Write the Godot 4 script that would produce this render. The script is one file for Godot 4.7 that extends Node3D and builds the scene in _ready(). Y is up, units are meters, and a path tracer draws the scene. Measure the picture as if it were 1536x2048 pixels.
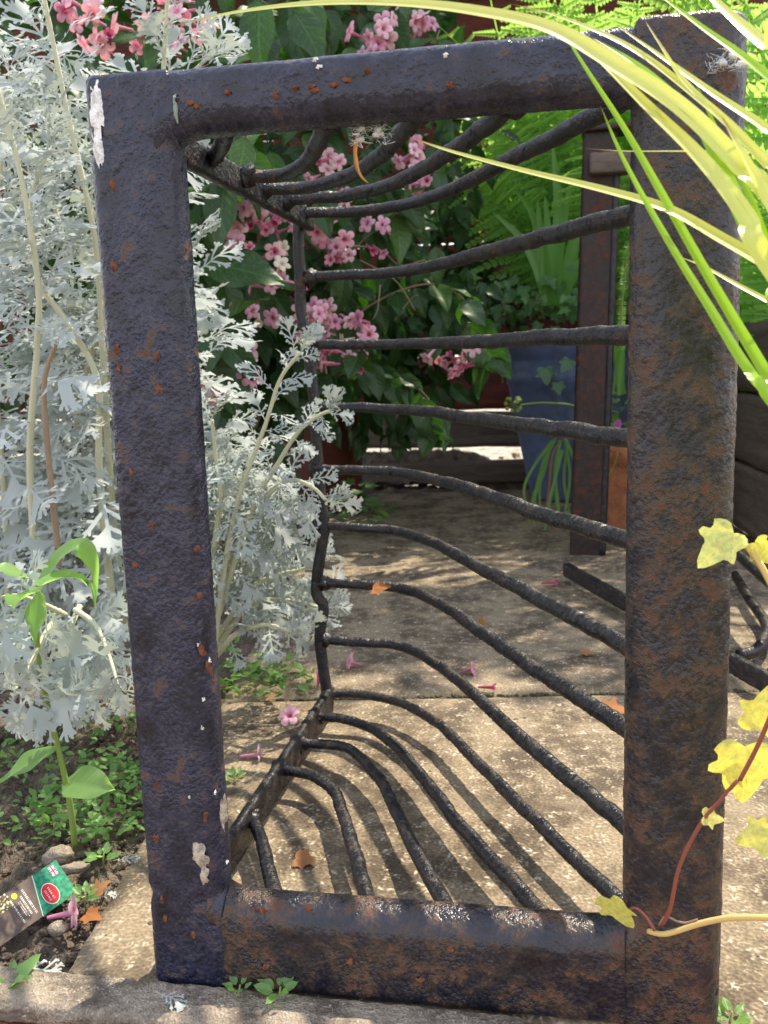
extends Node3D

# An old black-painted iron hay rack standing on garden paving, with silver dusty miller beside it
# and a shaded garden corner behind. Metres, y up; the rack's front face lies in the plane z = 0.

var rng := RandomNumberGenerator.new()
var M := {}
var lumps := FastNoiseLite.new()
var grit := FastNoiseLite.new()
var broad := FastNoiseLite.new()

# ---------------------------------------------------------------- tagging

func tag(o: Node, label: String, category: String, group := "", kind := "") -> Node:
	if label: o.set_meta("label", label)
	if category: o.set_meta("category", category)
	if group: o.set_meta("group", group)
	if kind: o.set_meta("kind", kind)
	return o

func thing(called: String, label: String, category: String, at := Vector3.ZERO, group := "") -> Node3D:
	var o := Node3D.new()
	o.name = called
	add_child(o, true)
	o.position = at
	tag(o, label, category, group)
	return o

func part(parent: Node, called: String, mesh: Mesh, mat: Material, xf := Transform3D.IDENTITY) -> MeshInstance3D:
	var o := MeshInstance3D.new()
	o.name = called
	o.mesh = mesh
	o.material_override = mat
	o.transform = xf
	parent.add_child(o, true)
	return o

func rnd(a: float, b: float) -> float:
	return rng.randf_range(a, b)

# ---------------------------------------------------------------- mesh helpers

func mesh_of(v: PackedVector3Array, idx: PackedInt32Array, uv := PackedVector2Array(), col := PackedColorArray()) -> ArrayMesh:
	var arrays := []
	arrays.resize(Mesh.ARRAY_MAX)
	arrays[Mesh.ARRAY_VERTEX] = v
	arrays[Mesh.ARRAY_INDEX] = idx
	if uv.size(): arrays[Mesh.ARRAY_TEX_UV] = uv
	if col.size(): arrays[Mesh.ARRAY_COLOR] = col
	var st := SurfaceTool.new()
	st.create_from_arrays(arrays)
	st.generate_normals()
	return st.commit()

func grid_indices(nu: int, nv: int, closed: bool, first := 0, flip := false) -> PackedInt32Array:
	var out := PackedInt32Array()
	var cols := nv if closed else nv - 1
	for i in nu - 1:
		for j in cols:
			var a := first + i * nv + j
			var b := first + i * nv + (j + 1) % nv
			var c := first + (i + 1) * nv + j
			var d := first + (i + 1) * nv + (j + 1) % nv
			if flip: out.append_array([a, c, b, c, d, b])
			else: out.append_array([a, b, c, c, b, d])
	return out

func smooth_path(points: Array, step: float) -> PackedVector3Array:
	var c := Curve3D.new()
	var n := points.size()
	for i in n:
		var before: Vector3 = points[maxi(i - 1, 0)]
		var after: Vector3 = points[mini(i + 1, n - 1)]
		var t := (after - before) / 6.0
		if i == 0 or i == n - 1: t *= 1.4
		c.add_point(points[i], -t, t)
	c.bake_interval = step
	return c.get_baked_points()

# a tube along a path; rough > 0 pits and lumps it as cast or rusty iron
func tube(path: PackedVector3Array, r0: float, r1: float, sides := 8, rough := 0.0, squash := 1.0) -> ArrayMesh:
	var v := PackedVector3Array()
	var n := path.size()
	var side := Vector3.UP
	for i in n:
		var t := (path[mini(i + 1, n - 1)] - path[maxi(i - 1, 0)]).normalized()
		if i == 0: side = t.cross(Vector3(0.31, 0.9, 0.2)).normalized()
		side = (side - t * side.dot(t)).normalized()
		var up := t.cross(side)
		var r := lerpf(r0, r1, float(i) / maxf(1, n - 1))
		for j in sides:
			var a := TAU * j / sides
			var d := side * cos(a) + up * sin(a) * squash
			var p := path[i] + d * r
			if rough > 0.0: p += d * rough * iron_bump(p)
			v.append(p)
	var idx := grid_indices(n, sides, true, 0, true)
	v.append(path[0])
	v.append(path[n - 1])
	for j in sides:
		idx.append_array([n * sides, j, (j + 1) % sides])
		idx.append_array([n * sides + 1, (n - 1) * sides + (j + 1) % sides, (n - 1) * sides + j])
	return mesh_of(v, idx)

func iron_bump(p: Vector3) -> float:
	var l := lumps.get_noise_3dv(p)
	var g := grit.get_noise_3dv(p)
	var b := broad.get_noise_3dv(p)
	var w := 0.55 + 0.9 * broad.get_noise_3dv(p * 0.22 + Vector3(3, 1, 2))
	return (0.45 * l + 0.5 * g) * w + 0.32 * b - 1.4 * maxf(0.0, l * g * 3.0 - 0.25)

# a closed profile of a box w x d with rounded corners, points evenly spread; radii: front-right, front-left, back-left, back-right
func profile(w: float, d: float, radii: Array, count: int) -> Array:
	var raw := PackedVector2Array()
	var corners := [Vector2(w, 0), Vector2(0, 0), Vector2(0, -d), Vector2(w, -d)]
	var ins := [Vector2(-1, -1), Vector2(1, -1), Vector2(1, 1), Vector2(-1, 1)]
	for k in 4:
		var r: float = radii[k]
		var c: Vector2 = corners[k] + ins[k] * r
		for q in 9:
			var a := PI * 0.5 * k + PI * 0.5 * q / 8.0
			raw.append(c + Vector2(cos(a), sin(a)) * r)
	var total := 0.0
	for i in raw.size(): total += raw[i].distance_to(raw[(i + 1) % raw.size()])
	var out := []
	var at := 0
	var run := 0.0
	for k in count:
		var want := total * k / count
		while run + raw[at].distance_to(raw[(at + 1) % raw.size()]) < want:
			run += raw[at].distance_to(raw[(at + 1) % raw.size()])
			at += 1
		var seg := raw[at].distance_to(raw[(at + 1) % raw.size()])
		out.append(raw[at].lerp(raw[(at + 1) % raw.size()], (want - run) / maxf(seg, 1e-9)))
	var normals := []
	for k in count:
		var t: Vector2 = out[(k + 1) % count] - out[(k + count - 1) % count]
		normals.append(Vector2(t.y, -t.x).normalized())
	return [out, normals]

# a cast iron member: a profile run along "along" from "from"; across is the profile's x axis, flare widens it towards its ends
func member(from: Vector3, along: Vector3, length: float, across: Vector3, prof: Array, rough: float, flare := Vector2.ZERO, step := 0.0022, deep := Vector3.BACK, ends_prof := [], ends_at := Vector2.ZERO) -> ArrayMesh:
	var v := PackedVector3Array()
	var nu := int(length / step)
	var pts: Array = prof[0]
	var nrm: Array = prof[1]
	var nv := pts.size()
	var mid := Vector2.ZERO
	for p in pts: mid += p
	mid /= nv
	for i in nu + 1:
		var s := length * i / nu
		var grow := flare.x * exp(-s / 0.007) + flare.y * exp(-(length - s) / 0.007)
		var ends := minf(s, length - s)
		var tuck := 0.0018 * exp(-ends / 0.0012)
		for j in nv:
			var q: Vector2 = pts[j]
			var m: Vector2 = nrm[j]
			if ends_prof.size():
				var e := maxf(1.0 - smoothstep(ends_at.x - 0.006, ends_at.x + 0.012, s), smoothstep(length - ends_at.y - 0.012, length - ends_at.y + 0.006, s))
				q = q.lerp(ends_prof[0][j], e)
				m = m.lerp(ends_prof[1][j], e).normalized()
			var w := q + m * (-tuck)
			w += m * maxf(0.0, -m.x) * grow
			var p := from + along * s + across * w.x + deep * w.y
			p += (across * m.x + deep * m.y) * rough * iron_bump(p)
			v.append(p)
	var idx := grid_indices(nu + 1, nv, true, 0, along.cross(across).dot(deep) > 0.0)
	var n := v.size()
	v.append(from + across * mid.x + deep * mid.y)
	v.append(from + along * length + across * mid.x + deep * mid.y)
	var turned := along.cross(across).dot(deep) > 0.0
	for j in nv:
		var k := (j + 1) % nv
		if turned:
			idx.append_array([n, j, k, n + 1, nu * nv + k, nu * nv + j])
		else:
			idx.append_array([n, k, j, n + 1, nu * nv + j, nu * nv + k])
	return mesh_of(v, idx)

# a box with softened, slightly uneven edges: rounded profile swept along z with a noise wobble
func timber(size: Vector3, soft: float, wob: float, key: float) -> ArrayMesh:
	var v := PackedVector3Array()
	var prof := profile(size.x, size.y, [soft, soft, soft, soft], 20)
	var pts: Array = prof[0]
	var nu := maxi(3, int(size.z / 0.06))
	for i in nu + 1:
		var z := size.z * (float(i) / nu - 0.5)
		for j in pts.size():
			var q: Vector2 = pts[j]
			var p := Vector3(q.x - size.x * 0.5, q.y + size.y * 0.5, z)
			var k := lumps.get_noise_3d(p.x * 0.3 + key, p.y * 0.3, p.z * 0.12)
			v.append(p + Vector3(k, lumps.get_noise_3d(p.z * 0.12, key, p.x * 0.2), 0) * wob)
	var nv := pts.size()
	var idx := grid_indices(nu + 1, nv, true, 0, true)
	var n := v.size()
	v.append(Vector3(0, 0, -size.z * 0.5))
	v.append(Vector3(0, 0, size.z * 0.5))
	for j in nv:
		idx.append_array([n, j, (j + 1) % nv, n + 1, nu * nv + (j + 1) % nv, nu * nv + j])
	return mesh_of(v, idx)

# solid of revolution: outline as (radius, height)
func lathe(outline: Array, sides: int, wob := 0.0) -> ArrayMesh:
	var v := PackedVector3Array()
	for q in outline:
		for j in sides:
			var a := TAU * j / sides
			var p := Vector3(cos(a) * q.x, q.y, sin(a) * q.x)
			v.append(p * (1.0 + wob * lumps.get_noise_3dv(p)))
	return mesh_of(v, grid_indices(outline.size(), sides, true))

# a rounded stone or clod
func pebble(r: Vector3, key: float, rough := 0.35) -> ArrayMesh:
	var v := PackedVector3Array()
	for i in 9:
		for j in 12:
			var a := PI * i / 8.0
			var b := TAU * j / 12.0
			var d := Vector3(sin(a) * cos(b), cos(a), sin(a) * sin(b))
			var k := 1.0 + rough * broad.get_noise_3dv(d * 0.035 + Vector3(key, 0, key)) 
			v.append(Vector3(d.x * r.x, d.y * r.y, d.z * r.z) * k)
	return mesh_of(v, grid_indices(9, 12, true, 0, true))

# ---------------------------------------------------------------- leaves

func facing(at: Vector3, tip: Vector3, face: Vector3, scale: float) -> Transform3D:
	var y := tip.normalized()
	var z := (face - y * face.dot(y))
	if z.length() < 0.05: z = y.cross(Vector3(0.7, 0.1, 0.7))
	z = z.normalized()
	return Transform3D(Basis(y.cross(z) * scale, y * scale, z * scale), at)

# ovate pointed leaf, length 1 along +y, upper face +z, blade folded along the midrib and quilted between the veins
func ovate_leaf(width: float, fold: float, droop: float, twist: float, quilt := 0.012, stalk := 0.06, sharp := 0.75) -> ArrayMesh:
	var v := PackedVector3Array()
	var uv := PackedVector2Array()
	var nu := 26
	var nv := 11
	for i in nu + 1:
		var t := float(i) / nu
		var b := clampf((t - stalk) / (1.0 - stalk), 0.0, 1.0)
		var w := width * pow(sin(PI * pow(b, sharp)), 0.85) * (1.0 - 0.25 * b) + 0.008 * (1.0 - b)
		if b > 0.8: w *= lerpf(1.0, 0.75, (b - 0.8) / 0.2)
		for j in nv:
			var s := 2.0 * j / (nv - 1.0) - 1.0
			var x := s * w
			var vein := sin((b * 9.0 - absf(s) * 1.6) * TAU)
			var z := -fold * (1.0 - absf(s)) * w + quilt * vein * absf(s) * (1.0 - absf(s)) * 3.0
			z += 0.03 * sin(b * 11.0 + s * 2.0 + twist * 5.0) * s * s
			var ang := droop * t
			var y := t
			var p := Vector3(x, y, z)
			if absf(droop) > 0.01:
				p = Vector3(x, sin(ang) / droop + z * sin(ang), -(1.0 - cos(ang)) / droop + z * cos(ang))
			p = p.rotated(Vector3.UP, twist * t)
			v.append(p)
			uv.append(Vector2(s * 0.5 + 0.5, b))
	return mesh_of(v, grid_indices(nu + 1, nv, false, 0, true), uv)

# long ribbon leaf along a path; keel gives the V section
func ribbon(path: PackedVector3Array, width: float, keel: float, face: Vector3, turn := 0.0, tip_share := 0.35) -> ArrayMesh:
	var v := PackedVector3Array()
	var uv := PackedVector2Array()
	var n := path.size()
	for i in n:
		var t := float(i) / (n - 1)
		var d := (path[mini(i + 1, n - 1)] - path[maxi(i - 1, 0)]).normalized()
		var f := (face - d * face.dot(d)).normalized().rotated(d, turn * t)
		var x := d.cross(f)
		var w := width * pow(clampf(t / tip_share, 0.0, 1.0), 0.7)
		w *= 1.0 + 0.05 * sin(t * 17.0)
		for j in 7:
			var s := (j - 3) / 3.0
			v.append(path[i] + x * s * w * 0.5 - f * keel * w * (1.0 - absf(s)) * 0.5)
			uv.append(Vector2(s * 0.5 + 0.5, t))
	return mesh_of(v, grid_indices(n, 7, false, 0, true), uv)

func capsule_shape(a: Vector2, b: Vector2, ra: float, rb: float) -> PackedVector2Array:
	var out := PackedVector2Array()
	var d := (b - a).angle()
	for k in 5: out.append(b + Vector2.from_angle(d - PI * 0.5 + PI * k / 4.0) * rb)
	for k in 3: out.append(a + Vector2.from_angle(d + PI * 0.5 + PI * k / 2.0) * ra)
	return out

func join_shapes(shapes: Array) -> PackedVector2Array:
	var whole: PackedVector2Array = shapes[0]
	for i in range(1, shapes.size()):
		var best := whole
		var most := 0.0
		for q in Geometry2D.merge_polygons(whole, shapes[i]):
			var area := 0.0
			for k in q.size(): area += q[k].cross(q[(k + 1) % q.size()])
			if area > most:
				most = area
				best = q
		whole = best
	return whole

# a flat outline meshed with inner points and bent by a callable (Vector2 -> z)
func outline_leaf(outline: PackedVector2Array, gap: float, bend: Callable) -> ArrayMesh:
	var pts := PackedVector2Array()
	var n := outline.size()
	for i in n:
		var a := outline[i]
		var b := outline[(i + 1) % n]
		var cuts := maxi(1, int(a.distance_to(b) / gap))
		for k in cuts: pts.append(a.lerp(b, float(k) / cuts))
	var lo := Vector2(9, 9)
	var hi := Vector2(-9, -9)
	for p in outline:
		lo = lo.min(p)
		hi = hi.max(p)
	var rim := pts.duplicate()
	var y := lo.y
	while y < hi.y:
		var x := lo.x
		while x < hi.x:
			var q := Vector2(x + 0.3 * gap * sin(y * 91.0), y + 0.3 * gap * sin(x * 77.0))
			if Geometry2D.is_point_in_polygon(q, outline):
				var near := false
				for r in rim:
					if r.distance_squared_to(q) < gap * gap * 0.2:
						near = true
						break
				if not near: pts.append(q)
			x += gap
		y += gap
	var tri := Geometry2D.triangulate_delaunay(pts)
	var v := PackedVector3Array()
	var uv := PackedVector2Array()
	for p in pts:
		v.append(Vector3(p.x, p.y, bend.call(p)))
		uv.append(Vector2(p.x + 0.5, p.y))
	var idx := PackedInt32Array()
	for k in tri.size() / 3:
		var a := pts[tri[k * 3]]
		var b := pts[tri[k * 3 + 1]]
		var c := pts[tri[k * 3 + 2]]
		if absf((b - a).cross(c - a)) < 1e-8 or not Geometry2D.is_point_in_polygon((a + b + c) / 3.0, outline): continue
		if (b - a).cross(c - a) > 0.0: idx.append_array([tri[k * 3], tri[k * 3 + 2], tri[k * 3 + 1]])
		else: idx.append_array([tri[k * 3], tri[k * 3 + 1], tri[k * 3 + 2]])
	return mesh_of(v, idx, uv)

# dusty miller leaf: deeply cut, blunt lobes, length 1
func silver_leaf(broadness: float, curl: float) -> ArrayMesh:
	var shapes := [capsule_shape(Vector2(0, 0), Vector2(0, 0.86), 0.014, 0.02)]
	var ys := [0.2, 0.34, 0.49, 0.64, 0.78]
	var ls := [0.09, 0.2, 0.3, 0.29, 0.2]
	for side in [-1.0, 1.0]:
		for k in 5:
			var root := Vector2(0, ys[k] + rnd(-0.025, 0.025))
			var a := deg_to_rad(rnd(28, 44) + 4.0 * k)
			var d := Vector2(cos(a) * side, sin(a))
			var l: float = ls[k] * broadness * rnd(0.85, 1.15)
			var end := root + d * l
			shapes.append(capsule_shape(root, end, 0.015, 0.022))
			if k == 0: continue
			var e := root + d * l * rnd(0.55, 0.65)
			var low := d.rotated(-side * rnd(0.85, 1.05))
			shapes.append(capsule_shape(e, e + low * l * rnd(0.2, 0.28), 0.014, 0.018))
			for q in [-0.65, 0.0, 0.65]:
				var dd := d.rotated(q * rnd(0.85, 1.1))
				shapes.append(capsule_shape(end - d * 0.01, end + dd * l * rnd(0.2, 0.32), 0.016, rnd(0.014, 0.02)))
	for q in [-0.9, -0.3, 0.3, 0.9]:
		var dd := Vector2(sin(q), cos(q))
		shapes.append(capsule_shape(Vector2(0, 0.86), Vector2(0, 0.86) + dd * rnd(0.09, 0.14), 0.018, 0.019))
	var o := rnd(0, 9)
	var bend := func(p: Vector2) -> float:
		return -curl * p.y * p.y - 0.7 * p.x * p.x + 0.03 * sin(p.x * 15.0 + o) * p.y + 0.03 * sin(p.y * 11.0 + o * 2.0) + 0.12 * absf(p.x)
	return outline_leaf(join_shapes(shapes), 0.02, bend)

# five-lobed ivy leaf, length about 1, stalk end at the origin
func ivy_leaf(cup: float) -> ArrayMesh:
	var o := PackedVector2Array()
	var half := [Vector2(0.0, 0.04), Vector2(0.08, -0.02), Vector2(0.2, -0.07), Vector2(0.32, -0.05), Vector2(0.4, 0.02), Vector2(0.44, 0.1), Vector2(0.39, 0.19), Vector2(0.4, 0.27), Vector2(0.5, 0.36), Vector2(0.57, 0.47), Vector2(0.5, 0.5), Vector2(0.38, 0.5), Vector2(0.28, 0.54), Vector2(0.24, 0.62), Vector2(0.2, 0.74), Vector2(0.11, 0.9)]
	for q in half: o.append(Vector2(q.x * rnd(0.92, 1.08), q.y))
	o.append(Vector2(0, 1.0))
	for k in range(half.size() - 1, 0, -1): o.append(Vector2(-half[k].x * rnd(0.92, 1.08), half[k].y))
	var bend := func(p: Vector2) -> float:
		return cup * (absf(p.x) * 0.7 - p.y * p.y * 0.5) + 0.03 * sin(p.x * 9.0) * p.y - 0.05 * absf(sin(atan2(p.x, p.y + 0.05) * 2.5))
	return outline_leaf(o, 0.07, bend)

# trumpet flower of five lobes, mouth towards +y, about 1 long and 1 across
func trumpet(open: float, deep: Color, pale: Color) -> ArrayMesh:
	var v := PackedVector3Array()
	var col := PackedColorArray()
	var nu := 13
	var nv := 40
	var o := rnd(0, 6)
	for i in nu:
		var t := i / (nu - 1.0)
		for j in nv:
			var a := TAU * j / nv
			var petal := pow(absf(cos(2.5 * a)), 0.55)
			var r := 0.06 + 0.1 * t
			var y := 0.9 * minf(t / 0.62, 1.0) - 0.3
			if t > 0.62:
				var k := (t - 0.62) / 0.38
				r += k * open * (0.16 + 0.3 * petal)
				y += 0.13 * sin(k * 2.2) * open - 0.1 * k * k * open + 0.03 * sin(a * 5.0 + o) * k
				y += (1.0 - open) * k * 0.3 * petal
			v.append(Vector3(cos(a) * r, y, sin(a) * r))
			var mixd := smoothstep(0.45, 0.95, t) * (0.75 + 0.25 * sin(a * 20.0 + o))
			col.append(deep.lerp(pale, mixd))
	return mesh_of(v, grid_indices(nu, nv, true), PackedVector2Array(), col)

# fern frond, length 1 along a drooping midrib
func frond(droop: float, pairs: int, spread: float) -> ArrayMesh:
	var v := PackedVector3Array()
	var idx := PackedInt32Array()
	var mid := []
	for i in 41:
		var t := i / 40.0
		var a := droop * t * t
		mid.append(Vector3(0.03 * sin(t * 3.0), 0, 0) if i == 0 else mid[i - 1] + Vector3(0.002 * sin(t * 7.0), cos(a), -sin(a)) / 40.0)
	for i in 41:
		var w := 0.006 * (1.0 - i / 41.0) + 0.001
		v.append(mid[i] + Vector3(-w, 0, 0.002))
		v.append(mid[i] + Vector3(0, 0, 0.004))
		v.append(mid[i] + Vector3(w, 0, 0.002))
	idx.append_array(grid_indices(41, 3, false, 0, true))
	for k in pairs:
		var t := 0.16 + 0.82 * k / pairs
		var at: Vector3 = mid[int(t * 40)]
		var fwd: Vector3 = (mid[mini(int(t * 40) + 1, 40)] - at).normalized()
		var nrm := Vector3.RIGHT.cross(fwd)
		var l := spread * pow(sin(PI * pow(clampf(t, 0.0, 1.0), 0.75)), 0.9) * rnd(0.9, 1.08) + 0.012
		for side in [-1.0, 1.0]:
			var out: Vector3 = (Vector3.RIGHT * side + fwd * rnd(0.25, 0.4) - nrm * rnd(0.05, 0.3)).normalized()
			var base: Vector3 = at + fwd * (0.008 if side > 0 else 0.0)
			var teeth := 9
			for q in teeth:
				var s0 := float(q) / teeth
				var hw := 0.62 * l / 3.4 * (1.0 - 0.72 * s0) * (0.7 if q == 0 else 1.0)
				var c := base + out * l * s0 - nrm * 0.1 * l * s0 * s0
				var pw := l / teeth * 0.47
				for e in [-1.0, 1.0]:
					var dir: Vector3 = (fwd * e + out * 0.35).normalized()
					var f := v.size()
					v.append(c - out * pw)
					v.append(c + out * pw)
					v.append(c + dir * hw * 0.62 + out * pw * 0.95 - nrm * hw * 0.1)
					v.append(c + dir * hw + out * pw * 0.1 - nrm * hw * 0.2)
					v.append(c + dir * hw * 0.62 - out * pw * 0.85 - nrm * hw * 0.1)
					idx.append_array([f, f + 2, f + 1, f, f + 3, f + 2, f, f + 4, f + 3])
	return mesh_of(v, idx)

# ---------------------------------------------------------------- textures

func noise(freq: float, seed_: int, octaves := 4, kind := FastNoiseLite.TYPE_SIMPLEX_SMOOTH) -> FastNoiseLite:
	var n := FastNoiseLite.new()
	n.noise_type = kind
	n.frequency = freq
	n.seed = seed_
	n.fractal_octaves = octaves
	if octaves == 1: n.fractal_type = FastNoiseLite.FRACTAL_NONE
	return n

func field(size: int, freq: float, seed_: int, octaves := 4, kind := FastNoiseLite.TYPE_SIMPLEX_SMOOTH) -> PackedByteArray:
	var im := noise(freq, seed_, octaves, kind).get_seamless_image(size, size)
	im.convert(Image.FORMAT_L8)
	return im.get_data()

func texture(size: int, bytes: PackedByteArray, format := Image.FORMAT_RGB8) -> ImageTexture:
	return ImageTexture.create_from_image(Image.create_from_data(size, size, false, format, bytes))

func to_srgb(x: float) -> int:
	return int(clampf(255.0 * (1.055 * pow(maxf(x, 0.0), 0.41667) - 0.055 if x > 0.0031308 else 12.92 * x), 0.0, 255.0))

# painted iron that rusts: rust_at is the threshold above which the paint is gone
func iron_material(seed_: int, rust_at: float, brown: float, gloss: float, lichen := 0.0, tint := Color.WHITE) -> StandardMaterial3D:
	var n := 1024
	var a := field(n, 0.004, seed_, 3)
	var b := field(n, 0.016, seed_ + 1, 4)
	var c := field(n, 0.07, seed_ + 2, 3)
	var f := field(n, 0.25, seed_ + 3, 2)
	var col := PackedByteArray()
	var rgh := PackedByteArray()
	var hgt := PackedByteArray()
	col.resize(n * n * 3)
	rgh.resize(n * n)
	hgt.resize(n * n)
	var curve := PackedByteArray()
	for i in 1024: curve.append(to_srgb(i / 1023.0))
	for i in n * n:
		var av := a[i] / 255.0
		var bv := b[i] / 255.0
		var cv := c[i] / 255.0
		var fv := f[i] / 255.0
		var rust := clampf((bv * 0.55 + cv * 0.3 + av * 0.25 - rust_at) * 11.0, 0.0, 1.0)
		var worn := clampf((av * 0.35 + bv * 0.65 + cv * 0.3 - 0.66 + brown) * 5.0, 0.0, 1.0)
		var k := (0.1 + 1.6 * fv * cv + 1.1 * bv * bv) * (0.45 + 1.1 * av)
		var r := lerpf(0.037, 0.062, worn) * tint.r * k
		var g := lerpf(0.04, 0.047, worn) * tint.g * k
		var bl := lerpf(0.068, 0.036, worn) * tint.b * k
		var q := 0.35 + 1.1 * fv
		r = lerpf(r, lerpf(0.075, 0.15, cv) * q, rust)
		g = lerpf(g, lerpf(0.036, 0.064, cv) * q, rust)
		bl = lerpf(bl, lerpf(0.022, 0.04, cv) * q, rust)
		var speck := clampf((fv * 0.75 + cv * 0.25 - 0.8 + lichen) * 14.0, 0.0, 1.0) * clampf((bv - 0.5 + lichen) * 6.0, 0.0, 1.0)
		r = lerpf(r, 0.26, speck)
		g = lerpf(g, 0.26, speck)
		bl = lerpf(bl, 0.26, speck)
		col[i * 3] = curve[int(clampf(r, 0, 1) * 1023)]
		col[i * 3 + 1] = curve[int(clampf(g, 0, 1) * 1023)]
		col[i * 3 + 2] = curve[int(clampf(bl, 0, 1) * 1023)]
		rgh[i] = int(255.0 * clampf(gloss + 0.16 * (cv - 0.5) + 0.12 * worn + 0.45 * rust, 0.1, 1.0))
		hgt[i] = int(255.0 * clampf(0.12 + (0.5 * cv + 0.24 * fv) * (0.25 + 1.2 * av * av) + 0.28 * bv - 0.22 * rust * (0.4 + fv), 0.0, 1.0))
	var m := StandardMaterial3D.new()
	m.albedo_texture = texture(n, col)
	m.roughness = 1.0
	m.roughness_texture = texture(n, rgh, Image.FORMAT_L8)
	m.roughness_texture_channel = BaseMaterial3D.TEXTURE_CHANNEL_RED
	m.heightmap_enabled = true
	m.heightmap_texture = texture(n, hgt, Image.FORMAT_L8)
	m.heightmap_scale = 0.2
	m.uv1_triplanar = true
	m.uv1_world_triplanar = true
	m.uv1_triplanar_sharpness = 4.0
	m.uv1_scale = Vector3.ONE * 3.7
	return m

# stone, soil and the like: three tones stirred by noise, with specks
func ground_material(seed_: int, n: int, tones: Array, repeat: float, relief: float, specks: Color, speck_share: float, stretch := Vector3.ONE) -> StandardMaterial3D:
	var a := field(n, 0.006 * 1024.0 / n, seed_, 4)
	var b := field(n, 0.03 * 1024.0 / n, seed_ + 1, 4)
	var c := field(n, 0.14 * 1024.0 / n, seed_ + 2, 3)
	var s := field(n, 0.06 * 1024.0 / n, seed_ + 3, 2)
	var col := PackedByteArray()
	var hgt := PackedByteArray()
	col.resize(n * n * 3)
	hgt.resize(n * n)
	var t0: Color = tones[0]
	var t1: Color = tones[1]
	var t2: Color = tones[2]
	var curve := PackedByteArray()
	for i in 1024: curve.append(to_srgb(i / 1023.0))
	for i in n * n:
		var av := a[i] / 255.0
		var bv := b[i] / 255.0
		var cv := c[i] / 255.0
		var k: float = clampf((av * 0.85 + bv * 0.45 + cv * 0.2 - 0.5) * 2.8, 0.0, 1.0)
		var q := clampf((bv * 0.6 + cv * 0.5 - 0.62) * 5.0, 0.0, 1.0)
		var sp := clampf((s[i] / 255.0 * 0.55 + cv * 0.35 + bv * 0.3 - 1.12 + speck_share) * 9.0, 0.0, 0.85)
		var g := (0.6 + 0.8 * cv) * (0.72 + 0.56 * av)
		var r := lerpf(lerpf(t0.r, t1.r, k), t2.r, q) * g
		var gg := lerpf(lerpf(t0.g, t1.g, k), t2.g, q) * g
		var bl := lerpf(lerpf(t0.b, t1.b, k), t2.b, q) * g
		r = lerpf(r, specks.r, sp)
		gg = lerpf(gg, specks.g, sp)
		bl = lerpf(bl, specks.b, sp)
		col[i * 3] = curve[int(clampf(r, 0, 1) * 1023)]
		col[i * 3 + 1] = curve[int(clampf(gg, 0, 1) * 1023)]
		col[i * 3 + 2] = curve[int(clampf(bl, 0, 1) * 1023)]
		hgt[i] = int(255.0 * clampf(0.35 * bv + 0.45 * cv + 0.2 * av + 0.1 * sp, 0.0, 1.0))
	var m := StandardMaterial3D.new()
	m.albedo_texture = texture(n, col)
	m.roughness = 0.92
	m.heightmap_enabled = true
	m.heightmap_texture = texture(n, hgt, Image.FORMAT_L8)
	m.heightmap_scale = relief
	m.uv1_triplanar = true
	m.uv1_world_triplanar = true
	m.uv1_scale = stretch * repeat
	return m

func plain(c: Color, rough := 0.6, back := Color.BLACK, sheen := 0.0) -> StandardMaterial3D:
	var m := StandardMaterial3D.new()
	m.albedo_color = c.linear_to_srgb()
	m.roughness = rough
	if back != Color.BLACK:
		m.backlight_enabled = true
		m.backlight = back.linear_to_srgb()
	if sheen > 0.0:
		m.rim_enabled = true
		m.rim = sheen
		m.rim_tint = 0.3
	m.cull_mode = BaseMaterial3D.CULL_DISABLED
	return m

# leaf blades: a vein print in the leaf's own uv, multiplied into the colour
func vein_texture(pairs: float, strength: float) -> ImageTexture:
	var im := Image.create(128, 256, false, Image.FORMAT_RGB8)
	var fine := noise(0.09, 77, 3)
	for y in 256:
		for x in 128:
			var s := absf(x / 63.5 - 1.0)
			var b := y / 255.0
			var u := fposmod(b * pairs - s * 1.6, 1.0)
			var side := exp(-pow(minf(u, 1.0 - u) / 0.09, 2.0)) * (1.0 - s * 0.6)
			var mid := exp(-pow(s / 0.045, 2.0))
			var k := 0.74 + 0.16 * fine.get_noise_2d(x, y) + strength * maxf(mid, side * 0.6)
			im.set_pixel(x, y, Color(k, k, k * 0.95).clamp())
	return ImageTexture.create_from_image(im)

# fine parallel veins of a strap leaf, with a few brown nicks
func stripe_texture() -> ImageTexture:
	var im := Image.create(64, 512, false, Image.FORMAT_RGB8)
	var fine := noise(0.05, 31, 3)
	for y in 512:
		for x in 64:
			var k := 0.95 + 0.05 * sin(x * 1.9) + 0.06 * fine.get_noise_2d(x * 6.0, y * 0.12)
			var c := Color(k, k, k * 0.95)
			var b := fine.get_noise_2d(x * 2.0 + 400.0, y * 0.7)
			if b > 0.56: c = c.lerp(Color(0.62, 0.5, 0.25), clampf((b - 0.56) * 6.0, 0.0, 0.7))
			if y < 14: c = c.lerp(Color(0.6, 0.42, 0.25), 0.8 - y * 0.05)
			im.set_pixel(x, y, c.clamp())
	return ImageTexture.create_from_image(im)

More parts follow.
